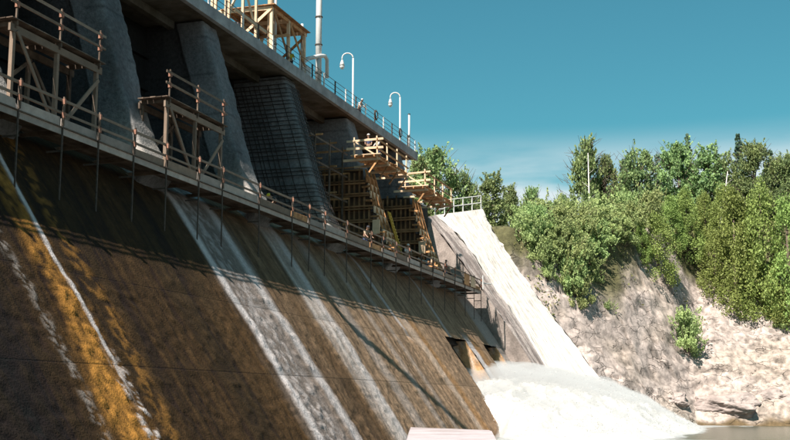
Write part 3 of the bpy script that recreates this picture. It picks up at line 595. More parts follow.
# light joists piled on the walkway side against the crest
# ------------------------------------------------------------------ timber trestles on the crest
def trestle(y0, dy, label):
    t = empty('timber_trestle', (-27.3, y0, ZD), label, 'trestle', 'timber trestles standing on the walkway')
    X, XB = -27.15, -28.5; ys_ = [y0, y0 + dy, y0 + 2 * dy]; zt = 14.45
    for y in ys_:
        for x in (X, XB):
            mb = MB(); mb.bar((x, y, ZD), (x, y, zt), 0.16, 0.16); mb.build('post', M_wgrey if x == X else M_wold, t)
        mb = MB(); mb.bar((X + .2, y, zt + 0.09), (XB - .2, y, zt + .09), 0.1, 0.18); mb.build('cross_beam', M_wold, t)
        mb = MB(); mb.bar((X + 0.12, y, zt - 0.1), (X + .12, y + .05, zt + 1.65), 0.07, 0.07); p = mb.build('rail_post', M_wold, t)
        for z in (zt + 0.85, zt + 1.4):
            mb = MB(); mb.box(X + 0.06, X + .2, y - .05, y + .1, z - .12, z + .12); mb.build('clamp', M_red, p)
    for x in (X + .05, XB):
        mb = MB(); mb.bar((x, y0 - .3, zt - 0.12), (x, y0 + 2 * dy + .3, zt - .12), 0.10, 0.3); mb.build('beam', M_wgrey if x != XB else M_wold, t)
    for k in range(5):
        x = X + .1 - k * 0.33; mb = MB(); mb.box(x - .15, x + .15, y0 - .4, y0 + 2 * dy + .35, zt + .19, zt + .24, j=.01); mb.build('plank', M_wold, t)
    for z in (zt + 0.9, zt + 1.45):
        mb = MB(); mb.bar((X + .17, y0 - .4, z), (X + .17, y0 + 2 * dy + .4, z), 0.05, 0.12, j=.02); mb.build('rail', M_wgrey, t)
    mb = MB(); mb.bar((X + .13, y0 + .1, zt - .2), (X + .13, y0 + dy - .1, ZD + .2), 0.06, 0.15); mb.build('brace', M_wgrey, t)
    mb = MB(); mb.bar((X + .13, y0 + 2 * dy, zt - .6), (X + .13, y0 + dy + .1, ZD + .2), 0.06, 0.17); mb.build('brace', M_wgrey, t)
    mb = MB(); mb.bar((XB + .13, y0, ZD + .9), (XB + .13, y0 + dy, zt - .4), 0.06, 0.15); mb.build('brace', M_wold, t)
    mb = MB(); mb.bar((XB + .13, y0 + dy + .1, zt - .5), (XB + .13, y0 + 2 * dy - .1, ZD + .3), 0.06, 0.15); mb.build('brace', M_wold, t)
    return t
t1 = trestle(36.15, 2.92, 'larger timber trestle with railed top at the far left end of the walkway')
t2 = copy_tree(t1); t2.location.y = 48.2
tag(t2, 'second timber trestle with railed top, between the two nearest bare piers')

# ------------------------------------------------------------------ pier formwork
def formwork(yc, label, x_in, zt):
    t = empty('pier_formwork', (-29, yc - 1.3, 11), label, 'formwork', 'timber formwork wrapped round unfinished piers')
    yp = yc - 1.12
    for k, z0 in enumerate(np.arange(11.2, zt, 1.22)):          # plywood sheets
        xe = nose_x(z0 + .6) + 0.05; x = x_in
        while x < xe - 0.3:
            x2 = min(x + 2.4, xe); mb = MB(); mb.box(x + .01, x2 - .01, yp - .03 - .01 * (k % 2), yp + .02, z0 + .01, min(z0 + 1.21, zt), j=.004); mb.build('plywood_sheet', M_form, t); x = x2
    x = x_in + .2
    while x < -27.4:
        ztop = min(zt + random.uniform(-.1, .5), 22.3); zb = 11.2
        zz = [z for z in np.arange(11.2, ztop, .4) if nose_x(z) > x]
        if zz: mb = MB(); mb.bar((x, yp - .12, zb), (x + .0, yp - .12, max(zz)), 0.09, 0.14, up=(1, 0, 0), j=.012); mb.build('stud', M_stud, t)
        x += 0.42
    for z in np.arange(11.9, zt, 1.05):
        for dz in (0, .2):
            mb = MB(); mb.bar((x_in - .2, yp - .26, z + dz), (nose_x(z) + .15 + random.uniform(-.1, .2), yp - .26, z + dz + random.uniform(-.04, .04)), 0.09, 0.13, j=.012); mb.build('waler', M_stud, t)
    # forms round the nose
    for k, z0 in enumerate(np.arange(11.6, zt, 0.62)):
        xa, xb = nose_x(z0) + .16, nose_x(z0 + .6) + .16
        if k % 7 == 3: continue
        mb = MB(); mb.bar((xa, yc - 1.25 + random.uniform(-.15, .1), z0 + .3), (xa - .02, yc + 1.15 + random.uniform(-.1, .2), z0 + .3), 0.09, 0.55, j=.02); mb.build('nose_board', M_wpale if k % 3 else M_wood, t)
        if k % 2: continue
        mb = MB(); mb.bar((xa - .45, yc - 1.48, z0 + .3 + random.uniform(-.1, .1)), (xa + .25 + random.uniform(0, .2), yc - 1.5, z0 + .3 + random.uniform(-.06, .06)), 0.1, 0.16, j=.015); mb.build('yoke', M_wpale if k % 2 else M_wood, t)
    for b in (-.9, 0.05, .95):
        pts = [(nose_x(z) + .32, yc + b, z) for z in (11.7, 13.4, 15.2, 17.0, zt)]
        for p, q in zip(pts[:-1], pts[1:]):
            mb = MB(); mb.bar(p, q, 0.12, 0.16, j=.02); mb.build('strongback', M_wood, t)
    for z in (13.0,):
        mb = MB(); mb.box(nose_x(z) - .5, nose_x(z) + .1, yc - 1.72, yc - 1.62, z, z + 1.1, j=.03); mb.build('end_panel', M_wpale, t)
    return t
formwork(85.0, 'brown timber formwork with studs and walers on the near side of the fourth pier', -36.0, 18.3)
formwork(97.5, 'narrow timber formwork on the last pier beside the white chute', -34.0, 18.2)
# inner timber staging between third and fourth pier
sg = empty('inner_staging', (-33, 79, 11), 'dim timber staging with long ledgers deep in the bay behind the third pier', 'scaffold')
for y in (76.5, 79.5, 82.3):
    for x in (-30.8, -33.5):
        mb = MB(); mb.bar((x, y, 11.5), (x, y, 19.8), 0.12, 0.12); mb.build('standard', M_wold, sg)
for z in (13.6, 15.6, 17.6, 19.4):
    for x in (-30.8, -33.5):
        mb = MB(); mb.bar((x, 75.5, z), (x, 83.4, z), 0.06, 0.14, j=.02); mb.build('ledger', M_wold, sg)
    for y in (76.5, 79.5, 82.3):
        mb = MB(); mb.bar((-30.2, y, z + .1), (-34, y, z + .1), 0.06, 0.14, j=.02); mb.build('transom', M_wood, sg)

# ------------------------------------------------------------------ cantilevered scaffold platforms at the pier noses
def scaffold(y0, y1, zf, xo, xi, label, zr=1.25):
    t = empty('scaffold_platform', (xo, y0, zf), label, 'scaffold', 'railed timber platforms hung at the pier noses')
    nb = int((y1 - y0) / .32)
    for k in range(nb):
        y = y0 + (k + .5) * (y1 - y0) / nb; mb = MB(); mb.box(xi - random.uniform(.0, .3), xo + random.uniform(0, .25), y - .15, y + .15, zf - .05, zf, j=.008); mb.build('plank', M_wood, t)
    for x in (xo - .1, (xo + xi) / 2, xi + .2):
        mb = MB(); mb.bar((x, y0 - .5, zf - .14), (x, y1 + .4, zf - .14), 0.1, 0.17, j=.015); mb.build('bearer', M_wood, t)
    ys_ = np.linspace(y0, y1, 4)
    for y in ys_:
        mb = MB(); mb.bar((xo, y, zf - .3), (xo + random.uniform(-.05, .05), y, zf + zr + random.uniform(0, .25)), 0.1, 0.1, j=.01); mb.build('rail_post', M_wpale, t)
        mb = MB(); mb.bar((xo + .2, y + .06, zf - .3), (nose_x(zf - .3) - .2, y + .06, zf - .3), 0.1, 0.16, j=.015); mb.build('needle', M_wpale, t)
        mb = MB(); mb.bar((xo, y + .1, zf - .35), (xo - .7, y + .1, zf - 1.3), 0.07, 0.12, j=.01); mb.build('strut', M_wood, t)
    for z in (.5, zr - .08):
        mb = MB(); mb.bar((xo + .05, y0 - .3, zf + z), (xo + .05, y1 + .5, zf + z - random.uniform(-.05, .1)), 0.05, 0.14, j=.02); mb.build('rail', M_wood, t)
        mb = MB(); mb.bar((xo + .5, y0 - .08, zf + z + .03), (xi - .6, y0 - .08, zf + z + random.uniform(-.1, .1)), 0.05, 0.16, j=.02); mb.build('end_rail', M_wpale, t)
    mb = MB(); mb.bar((xi, y0, zf - .2), (xi, y0, zf + zr + .2), 0.1, 0.1); mb.build('rail_post', M_wpale, t)
    mb = MB(); mb.bar((xo, y0 - .1, zf - .1), (xi, y0 - .1, zf + zr - .1), 0.05, 0.1); mb.build('brace', M_wpale, t)
    mb = MB(); mb.box(xi - .2, xo + .35, y0 - .35, y0 - .05, zf - .03, zf + .05, j=.02); mb.build('end_plank', M_wpale, t)
    return t
scaffold(80.3, 87.6, 18.55, -27.25, -29.1, 'upper railed timber platform with two workers at the fourth pier')
scaffold(92.6, 101.0, 18.35, -27.1, -28.9, 'timber platform high on the last pier, in front of the leafy tree', 1.3)
# yellow ladder
p0 = ray(402, 250) * (86.8 / ray(402, 250).y); p1 = ray(389, 212) * (84.8 / ray(389, 212).y); p1 = Vector(p1)
ld = empty('yellow_ladder', p0, 'yellow ladder leaning on the nose of the fourth pier', 'ladder')
for d in (-.22, .22):
    mb = MB(); mb.bar(Vector(p0) + Vector((0, d, -.6)), p1 + Vector((0, d, 0)), 0.10, 0.06); mb.build('side_rail', M_yellow, ld)
for k in range(12):
    q = Vector(p0).lerp(p1, (k + .5) / 12); mb = MB(); mb.bar(q - Vector((0, .22, 0)), q + Vector((0, .22, 0)), 0.04, 0.04); mb.build('rung', M_yellow, ld)

# ------------------------------------------------------------------ on the road deck
DZ = 23.18
rl = empty('deck_railing', (-30.6, 90, DZ + .2), 'thin railing with pale posts along the downstream edge of the road deck', 'railing')
for k, y in enumerate(np.arange(54.2, 101.4, 2.35)):
    mb = MB(); mb.bar((-30.6, y, DZ + .18), (-30.6, y, DZ + 1.3), 0.09, 0.09) ; mb.build('post', M_white if k % 2 == 0 else M_steel, rl)
for z in (.55, .92, 1.3):
    for a in np.arange(54.2, 99.5, 4.7):
        mb = MB(); mb.tube([(-30.6, a, DZ + z), (-30.6, min(a + 4.7, 101.3), DZ + z)], 0.02, 6); mb.build('rail', M_steel, rl)
def lamp(y, label):
    t = empty('street_lamp', (-31.1, y, DZ), label, 'street lamp', 'gooseneck lamps on the road deck')
    mb = MB(); mb.tube([(-31.1, y, DZ), (-31.1, y, DZ + 0.5), (-31.1, y, DZ + 4.75)], [0.11, 0.085, 0.065]); mb.build('pole', M_white, t, True)
    r = 0.42; pts = [(-31.1 - r + r * math.cos(a), y - 0.15 * (1 - math.cos(a)), DZ + 4.75 + r * math.sin(a)) for a in np.linspace(0, math.pi, 12)] + [(-31.1 - 2 * r, y - .3, DZ + 4.55)]
    mb = MB(); mb.tube(pts, 0.055); mb.build('gooseneck', M_white, t, True)
    xh, yh = -31.1 - 2 * r, y - .3
    mb = MB(); mb.tube([(xh, yh, DZ + 4.58), (xh, yh, DZ + 4.5), (xh, yh, DZ + 4.3), (xh, yh, DZ + 4.1)], [0.07, 0.1, 0.16, 0.21], 12); h = mb.build('lamp_shade', M_white, t, True)
    mb = MB(); mb.tube([(xh, yh, DZ + 4.1), (xh, yh, DZ + 4.0), (xh, yh, DZ + 3.88), (xh, yh, DZ + 3.8)], [0.19, 0.2, 0.14, 0.05], 12); mb.build('globe', M_glass, h, True)
    return t
L1 = lamp(85.4, 'first gooseneck lamp post on the deck, beside the person in white')
L2 = copy_tree(L1); L2.location.y = 98.1; tag(L2, 'last gooseneck lamp post at the far end of the road deck')
# masts and posts
def post(name, x, y, z1, rad, label, cat='mast', m=None):
    t = empty(name, (x, y, DZ), label, cat)
    mb = MB(); mb.tube([(x, y, DZ), (x, y, DZ + (z1 - DZ) * .5), (x, y, z1)], [rad, rad * .97, rad * .9], 10); mb.build('shaft', m or M_white, t, True)
    mb = MB(); mb.box(x - .2, x + .2, y - .2, y + .2, DZ, DZ + .08); mb.build('foot_plate', M_steel, t)
    for z in np.arange(DZ + 1.5, z1, 2.2):
        mb = MB(); mb.tube([(x, y, z), (x, y, z + .07)], rad * 1.25, 10); mb.build('band', M_steel, t)
    return t
post('white_mast', -31.3, 78.3, 36, 0.24, 'tall thick white mast rising from the deck out of the picture')
post('timber_mast', -31.4, 69.6, 34, 0.22, 'pale mast standing behind the near corner of the timber shelter', 'mast', M_wpale)
post('slim_pole', -31.6, 70.9, 32, 0.1, 'slim white pole just right of the shelter corner mast', 'pole')
post('short_pole', -31.3, 75.0, 26.9 + .6, 0.11, 'short white pole at the far end of the timber shelter', 'pole')
post('end_post', -31.0, 100.6, 26.9, 0.1, 'white post at the very end of the deck past the last lamp', 'post')
# white pipe portal
t = empty('pipe_portal', (-31, 79, DZ), 'white pipe portal frame beside the tall mast', 'frame')
def pa(u, v, X=-31.0): r = ray(u, v); return Vector(r) * (X / r.x)
for P_ in ([pa(327, 78), pa(327, 60), pa(325, 56), pa(320, 56), pa(307, 59)], [pa(318, 74), pa(318, 58)], [pa(303, 72), pa(304, 62), pa(308, 59)]):
    mb = MB(); mb.tube(P_, 0.15, 8); mb.build('pipe', M_white, t, True)
mb = MB(); mb.box(-31.5, -30.95, 75.1, 75.9, DZ, DZ + 1.2, j=.03); mb.build('valve_box', M_white, t)
# timber shelter
t = empty('timber_shelter', (-31, 69, DZ), 'timber lean-to shelter with brown plank roof on the deck edge', 'shelter')
zr = 26.65; y0, y1 = 68.9, 74.7; xf, xb = -31.0, -34.4
for y in (y0, 71.8, y1):
    for x in (xf, xb):
        mb = MB(); mb.bar((x, y, DZ), (x, y, zr), 0.2, 0.2); mb.build('post', M_wpale, t)
    mb = MB(); mb.bar((xf + .1, y - .13, zr - .05), (xb - .6, y - .13, zr + .05), 0.07, 0.26, j=.01); mb.build('end_beam', M_wpale, t)
mb = MB(); mb.bar((xf + .05, y0 - .2, zr - .05), (xf + .05, y1 + .3, zr - .05), 0.08, 0.24); mb.build('front_beam', M_wood, t)
mb = MB(); mb.bar((xb, y0 - .2, zr), (xb, y1 + .3, zr), 0.08, 0.24); mb.build('back_beam', M_wood, t)
for k in range(14):
    x = xf + .2 - k * .29; mb = MB(); mb.box(x - .14, x + .14, y0 - .35, y1 + .4, zr + .12, zr + .17, j=.01); mb.build('roof_plank', M_wood, t)
for a, b in (((xf + .1, y0 + .1, zr - .1), (xf + .1, 71.7, DZ + .7)), ((xf + .1, 71.9, zr - .2), (xf + .1, y1, DZ + .9)), ((xf + .1, y0, DZ + 1.4), (xf + .1, 71.7, DZ + 2.4)),
             ((xf, y0 - .14, zr - .1), (xb, y0 - .14, DZ + .6)), ((xf, y0 - .1, DZ + .5), (xb, y0 - .1, DZ + 2.2)), ((xf, y1, zr - .3), (xb, y1, DZ + .4))):
    mb = MB(); mb.bar(a, b, 0.07, 0.2, j=.015); mb.build('brace', M_wpale if b[1] < 71 else M_wood, t)
for k in range(6):
    y = y0 + .4 + k * 1.0; mb = MB(); mb.box(xb - .05, xb, y - .48, y + .48, DZ + .05, zr - .4, j=.02); mb.build('back_board', M_wood, t)
mb = MB(); mb.box(xf - .3, xf - .05, 67.0, 68.5, DZ + .02, DZ + .14, j=.02); mb.build('sill', M_wpale, t)
# second timber frame, left
t = empty('braced_scaffold', (-31, 62, DZ), 'pale braced timber frame on the deck at the top edge of view', 'frame')
for y in (60.6, 62.4, 64.4, 66.4):
    mb = MB(); mb.bar((-31.0, y, DZ), (-31.0, y, 27.6), 0.16, 0.16); mb.build('post', M_wpale, t)
    mb = MB(); mb.bar((-33.2, y, DZ), (-33.2, y, 27.6), 0.16, 0.16); mb.build('post', M_wpale, t)
for a, b in (((-31, 60.6, 24.2), (-31, 62.4, 26.4)), ((-31, 64.4, 26.9), (-31, 66.4, 24.3)), ((-31, 62.4, 24.0), (-31, 64.4, 27.2)), ((-31, 60.4, 27.5), (-31, 66.6, 27.5)), ((-33.2, 60.4, 27.5), (-33.2, 66.6, 27.5)), ((-31, 60.5, 25.0), (-33.2, 60.5, 27)), ((-30.95, 63.2, 24.6), (-30.95, 67.9, 24.6))):
    mb = MB(); mb.bar(a, b, 0.07, 0.2, j=.02); mb.build('brace', M_wpale, t)
# small heaps along the deck edge
for i, (y, s_, lab) in enumerate([(63.3, .5, 'pale sheet bundle beside the braced frame on the deck edge'), (80.7, .35, 'small white bag on the deck right of the tall mast'), (82.6, .3, 'small white bag on the deck before the first lamp')]):
    t = empty('cement_bag', (-30.95, y, DZ), lab, 'bag', 'bags along the deck edge')
    for k in range(2):
        me = bpy.data.meshes.new('bag'); bm = bmesh.new(); bmesh.ops.create_cube(bm, size=1); bmesh.ops.bevel(bm, geom=bm.edges[:], offset=.2, segments=2, affect='EDGES')
        for v in bm.verts: v.co = Vector((v.co.x * s_, v.co.y * s_ * 1.6, v.co.z * s_ * .6 + s_ * (.55 * k + .3))) + Vector([random.uniform(-.02, .02) for _ in range(3)])
        bm.to_mesh(me); bm.free(); me.shade_smooth(); link('bag', me, M_pale, t)
for i, (y, kind_, lab) in enumerate([(84.2, 0, 'short timber offcuts heaped on the deck edge before the first lamp'), (89.6, 1, 'coil of dark hose hung on the deck railing past the first lamp'), (92.0, 0, 'low timber pile on the deck between the two lamps'),
                                     (96.4, 1, 'coil of hose hung on the railing just before the last lamp'), (76.6, 0, 'white boards stacked on the deck under the pipe portal')]):
    if kind_ == 0:
        t = empty('timber_pile', (-30.95, y, DZ), lab, 'timber')
        for k in range(7):
            mb = MB(); z = DZ + .06 + .11 * (k // 2); mb.bar((-31.05 - .1 * (k % 2), y - random.uniform(.5, .9), z), (-30.85 - .2 * (k % 2), y + random.uniform(.5, .9), z + random.uniform(0, .25)), .1, .1); mb.build('timber', M_wpale if k % 3 else M_white, t)
    else:
        t = empty('hose_coil', (-30.5, y, DZ + .9), lab, 'hose')
        for q in range(3):
            mb = MB(); mb.tube([(-30.53 + .03 * q, y + (.42 - .05 * q) * math.cos(a), DZ + .95 + (.42 - .04 * q) * math.sin(a)) for a in np.linspace(0, 6.283, 20)], .03, 5); mb.build('hose_turn', M_steel, t, True)
# leaning lattice crane boom, unseen, placed to cast its shadow down the spillway
t = empty('added_crane_boom', (-31.5, 50, DZ), 'leaning crane boom above the deck, unseen, placed for its shadow', 'crane')
mb = MB(); c0, c1 = Vector((-23.9, 65.4, 4.7)) + SUN * 29, Vector((-19.3, 77.6, -2.2)) + SUN * 54
mb.bar(c0, c1, 0.45, 0.45); mb.build('added_boom', M_steel, t)
mb = MB(); mb.bar((-33, 50, 25.6), c0, .4, .4); mb.build('added_boom_foot', M_steel, t)
mb = MB(); mb.box(-35, -32.4, 48, 52.5, 23.9, 26.2); mb.build('added_crane_cab', M_yellow, t)
mb = MB(); mb.box(-35, -32.4, 47.6, 53, DZ + .01, 23.88); mb.build('added_crane_tracks', M_steel, t)

# ------------------------------------------------------------------ people
def skin_obj(name, verts, edges, radii, mat_, parent, root=0, sub=1):
    me = bpy.data.meshes.new(name); me.from_pydata(verts, edges, []); o = bpy.data.objects.new(name, me); C.objects.link(o)
    md = o.modifiers.new('s', 'SKIN'); md.use_smooth_shade = True
    for i, r in enumerate(radii):
        sv = me.skin_vertices[0].data[i]; sv.radius = (r, r) if not hasattr(r, '__len__') else r
    me.skin_vertices[0].data[root].use_root = True
    if sub: sb = o.modifiers.new('b', 'SUBSURF'); sb.levels = sub; sb.render_levels = sub
    dg = bpy.context.evaluated_depsgraph_get(); m2 = bpy.data.meshes.new_from_object(o.evaluated_get(dg)); m2.name = name
    bpy.data.objects.remove(o); return link(name, m2, mat_, parent)
def person(loc, rz, label, shirt='white', trousers='blue', hat=None, pose='stand', group=None):
    t = empty('person', loc, label, 'person', group, rz)
    lean = {'stand': 0.05, 'bend': 1.15, 'lean': 0.5}[pose]
    hip = Vector((0, 0, 0.93)) if pose != 'bend' else Vector((0, -.12, .84))
    def tor(d, x=0.0, fwd=0.0):      # a point up the torso
        return hip + Vector((x, math.sin(lean) * d + math.cos(lean) * fwd, math.cos(lean) * d - math.sin(lean) * fwd))
    V = [hip, tor(.22), tor(.42), tor(.52), tor(.62, 0, .02), tor(.74, 0, .04), tor(.82, 0, .02)]; R = [(.16, .12), (.145, .105), (.17, .115), (.08, .08), (.065, .065), (.095, .105), (.07, .08)]
    E = [(0, 1), (1, 2), (2, 3), (3, 4), (4, 5), (5, 6)]
    arms = []; legs = []
    for sx in (-1, 1):
        sh = tor(.47, sx * .19); el = sh + Vector((sx * .06, .06 + .12 * (pose != 'stand'), -.27)); wr = el + Vector((-sx * .02, .17, -.16 - .1 * (pose == 'bend')))
        i = len(V); V += [sh, el, wr, wr + Vector((0, .07, -.035))]; R += [.06, .045, .03, (.035, .022)]; E += [(2, i), (i, i + 1), (i + 1, i + 2), (i + 2, i + 3)]; arms.append((i, i + 1, i + 2))
        pm = V[i + 3]
        for k, (dx, L) in enumerate([(-.03, .055), (-.012, .075), (.008, .08), (.026, .07)]):
            j = len(V); V += [pm + Vector((dx * sx, .035, -.02)), pm + Vector((dx * sx, .035 + L * .7, -.045 - L * .3))]; R += [.010, .008]; E += [(i + 3, j), (j, j + 1)]
        j = len(V); V += [wr + Vector((-sx * .04, .04, -.01)), wr + Vector((-sx * .055, .085, -.03))]; R += [.012, .009]; E += [(i + 2, j), (j, j + 1)]
        hx = hip + Vector((sx * .1, 0, -.08)); kn = Vector((sx * .12, .05 if pose == 'stand' else .14, .49)); an = Vector((sx * .12, -.02, .09)); toe = Vector((sx * .14, .15, .04))
        i = len(V); V += [hx, kn, an, toe]; R += [.095, .062, .045, (.045, .03)]; E += [(0, i), (i, i + 1), (i + 1, i + 2), (i + 2, i + 3)]; legs.append((i, i + 1, i + 2, i + 3))
    body = skin_obj('body', [tuple(v) for v in V], E, R, M_skin, t)
    a, b = arms; sv = [V[0], V[1], V[2], V[a[0]], V[a[1]], V[b[0]], V[b[1]]]
    skin_obj('shirt', [tuple(v) for v in sv], [(0, 1), (1, 2), (2, 3), (3, 4), (2, 5), (5, 6)], [(.175, .135), (.165, .125), (.19, .135), .08, .06, .08, .06], M_clo[shirt], t)
    a, b = legs; tv = [V[0] + Vector((0, 0, .03)), V[a[0]], V[a[1]], V[a[2]], V[b[0]], V[b[1]], V[b[2]]]
    skin_obj('trousers', [tuple(v) for v in tv], [(0, 1), (1, 2), (2, 3), (0, 4), (4, 5), (5, 6)], [(.17, .13), .115, .08, .065, .115, .08, .065], M_clo[trousers], t)
    for L in legs:
        skin_obj('boot', [tuple(V[L[2]] + Vector((0, 0, .02))), tuple(V[L[2]] + Vector((0, .0, -.04))), tuple(V[L[3]] + Vector((0, .02, 0)))], [(0, 1), (1, 2)], [.06, .058, (.055, .04)], M_clo['dark'], t)
    hc = V[5] + (V[6] - V[5]) * .55; ax = (V[6] - V[4]).normalized()
    me = bpy.data.meshes.new('helmet' if hat else 'hair'); bm = bmesh.new(); bmesh.ops.create_uvsphere(bm, u_segments=14, v_segments=9, radius=.125)
    bmesh.ops.delete(bm, geom=[v for v in bm.verts if v.co.z < -.005], context='VERTS')
    if hat:
        for v in bm.verts:
            if v.co.z < .02: v.co.x *= 1.25; v.co.y = v.co.y * 1.25 + .03
    q = Vector((0, 0, 1)).rotation_difference(ax)
    for v in bm.verts: v.co = q @ v.co + hc
    bm.to_mesh(me); bm.free(); me.shade_smooth(); link(me.name.split('.')[0], me, M_clo[hat] if hat else M_clo['dark'], t)
    # face: nose, eyes, ears
    mb = MB(); fwd = q @ Vector((0, 1, 0)); fc = V[5] + fwd * .098
    mb.tube([fc + ax * .03, fc + fwd * .02 - ax * .005, fc - ax * .012], [.009, .017, .01], 6); mb.build('nose', M_skin, t, True, base=(0, 0, 0))
    for sx in (-1, 1):
        ex = q @ Vector((sx * .034, 0, 0)); mb = MB(); mb.tube([fc + ex + ax * .028 - fwd * .01, fc + ex + ax * .028 + fwd * .004], .011, 6); mb.build('eye', M_clo['dark'], t, base=(0, 0, 0))
        ex = q @ Vector((sx * .1, 0, 0)); mb = MB(); mb.tube([V[5] + ex + ax * .03, V[5] + ex * 1.08, V[5] + ex - ax * .03], [.012, .02, .01], 6); mb.build('ear', M_skin, t, True, base=(0, 0, 0))
    return t
def wy(u, X=-26.8, v=250):
    r = ray(u, v); return r.y * X / r.x
person((-26.85, 60.6, ZD), 2.9, 'worker bending behind the handrail in a yellow hard hat', 'dark', 'dark', 'yellow', 'bend')
person((-26.75, 97.6, ZD), -1.2, 'person in a red shirt standing near the far end of the walkway', 'red', 'blue', None, 'stand')
person((-26.9, 99.8, ZD), 2.4, 'person in a tan shirt just right of the red shirted one', 'tan', 'dark', 'white', 'lean')
person((-26.7, 91.4, ZD), 2.0, 'person in white bending over the walkway rail left of the red shirt', 'white', 'blue', 'white', 'bend')
person((-26.85, 76.4, ZD), -2.2, 'person in grey tan clothes at the rail below the fourth pier forms', 'tan', 'blue', None, 'lean')
person((-26.8, 86.3, ZD), -2.6, 'person in white standing at the foot of the yellow ladder', 'white', 'tan', 'white', 'lean')
person((-28.2, 81.0, 18.55), -2.9, 'worker in a blue shirt standing on the upper scaffold platform', 'blue', 'dark', 'white', 'stand')
person((-27.75, 82.3, 18.55), 2.6, 'worker in a white shirt leaning by the scaffold rail beside the blue shirted one', 'white', 'blue', None, 'lean')
person((-31.3, 72.9, DZ), -2.5, 'worker in a yellow vest standing under the timber shelter', 'yellow', 'dark', 'white', 'stand')
person((-31.2, 87.1, DZ), -2.0, 'person in white by the deck railing next to the first lamp', 'white', 'dark', 'white', 'lean')
# tan plywood sheets near the walkway's far end
for y, c, lab in ((101.9, M_wood, 'tan plywood sheet propped on the rail near the walkway end'), (104.2, M_wpale, 'pale plywood sheet, the last one at the walkway end')):
    t = empty('plywood_panel', (XO + .06, y, ZD), lab, 'plywood', 'plywood sheets by the walkway end')
    mb = MB(); mb.box(XO + .10, XO + .13, y - .9, y + .9, ZD + .0, ZD + .95, j=.03); mb.build('sheet', c, t)
    for d in (-.6, .6): mb = MB(); mb.bar((XO + .085, y + d, ZD), (XO + .085, y + d, ZD + .9), .03, .07); mb.build('batten', M_wood, t)

# ------------------------------------------------------------------ vegetation
def leaf_cloud(cc, tone, size, up=0.0):
    """one little four-cornered leaf blade (two triangles) per point"""
    k = len(cc); a = RNG.normal(size=(k, 3)); a /= np.linalg.norm(a, axis=1, keepdims=True)
    b = np.cross(a, RNG.normal(size=(k, 3)) + np.array([0, 0, up])); b /= np.linalg.norm(b, axis=1, keepdims=True)
    s = size * (0.6 + 0.8 * RNG.random((k, 1)))
    V = np.stack([cc - a * s, cc - b * s * .55, cc + a * s, cc + b * s * .55], 1).reshape(-1, 3)
    return V, np.repeat(tone, 4)
def leaf_mesh(name, V, tone, m):
    me = bpy.data.meshes.new(name); k = len(V) // 4
    me.vertices.add(len(V)); me.vertices.foreach_set('co', V.reshape(-1).astype(np.float32))
    me.loops.add(len(V)); me.loops.foreach_set('vertex_index', np.arange(len(V), dtype=np.int32))
    me.polygons.add(k); me.polygons.foreach_set('loop_start', (np.arange(k) * 4).astype(np.int32)); me.polygons.foreach_set('loop_total', np.full(k, 4, np.int32))
    me.update(calc_edges=True); a = me.attributes.new('tone', 'FLOAT', 'POINT'); a.data.foreach_set('value', tone.astype(np.float32)); me.materials.append(m); return me
def sphere_pts(k, c, r, flat=1.0):
    d = RNG.normal(size=(k, 3)); d /= np.linalg.norm(d, axis=1, keepdims=True)
    rr = (0.25 + 0.85 * RNG.random((k, 1)) ** .55 + .25 * (RNG.random((k, 1)) < .15) * RNG.random((k, 1))) * r; d = d * rr; d[:, 2] *= flat; return c + d
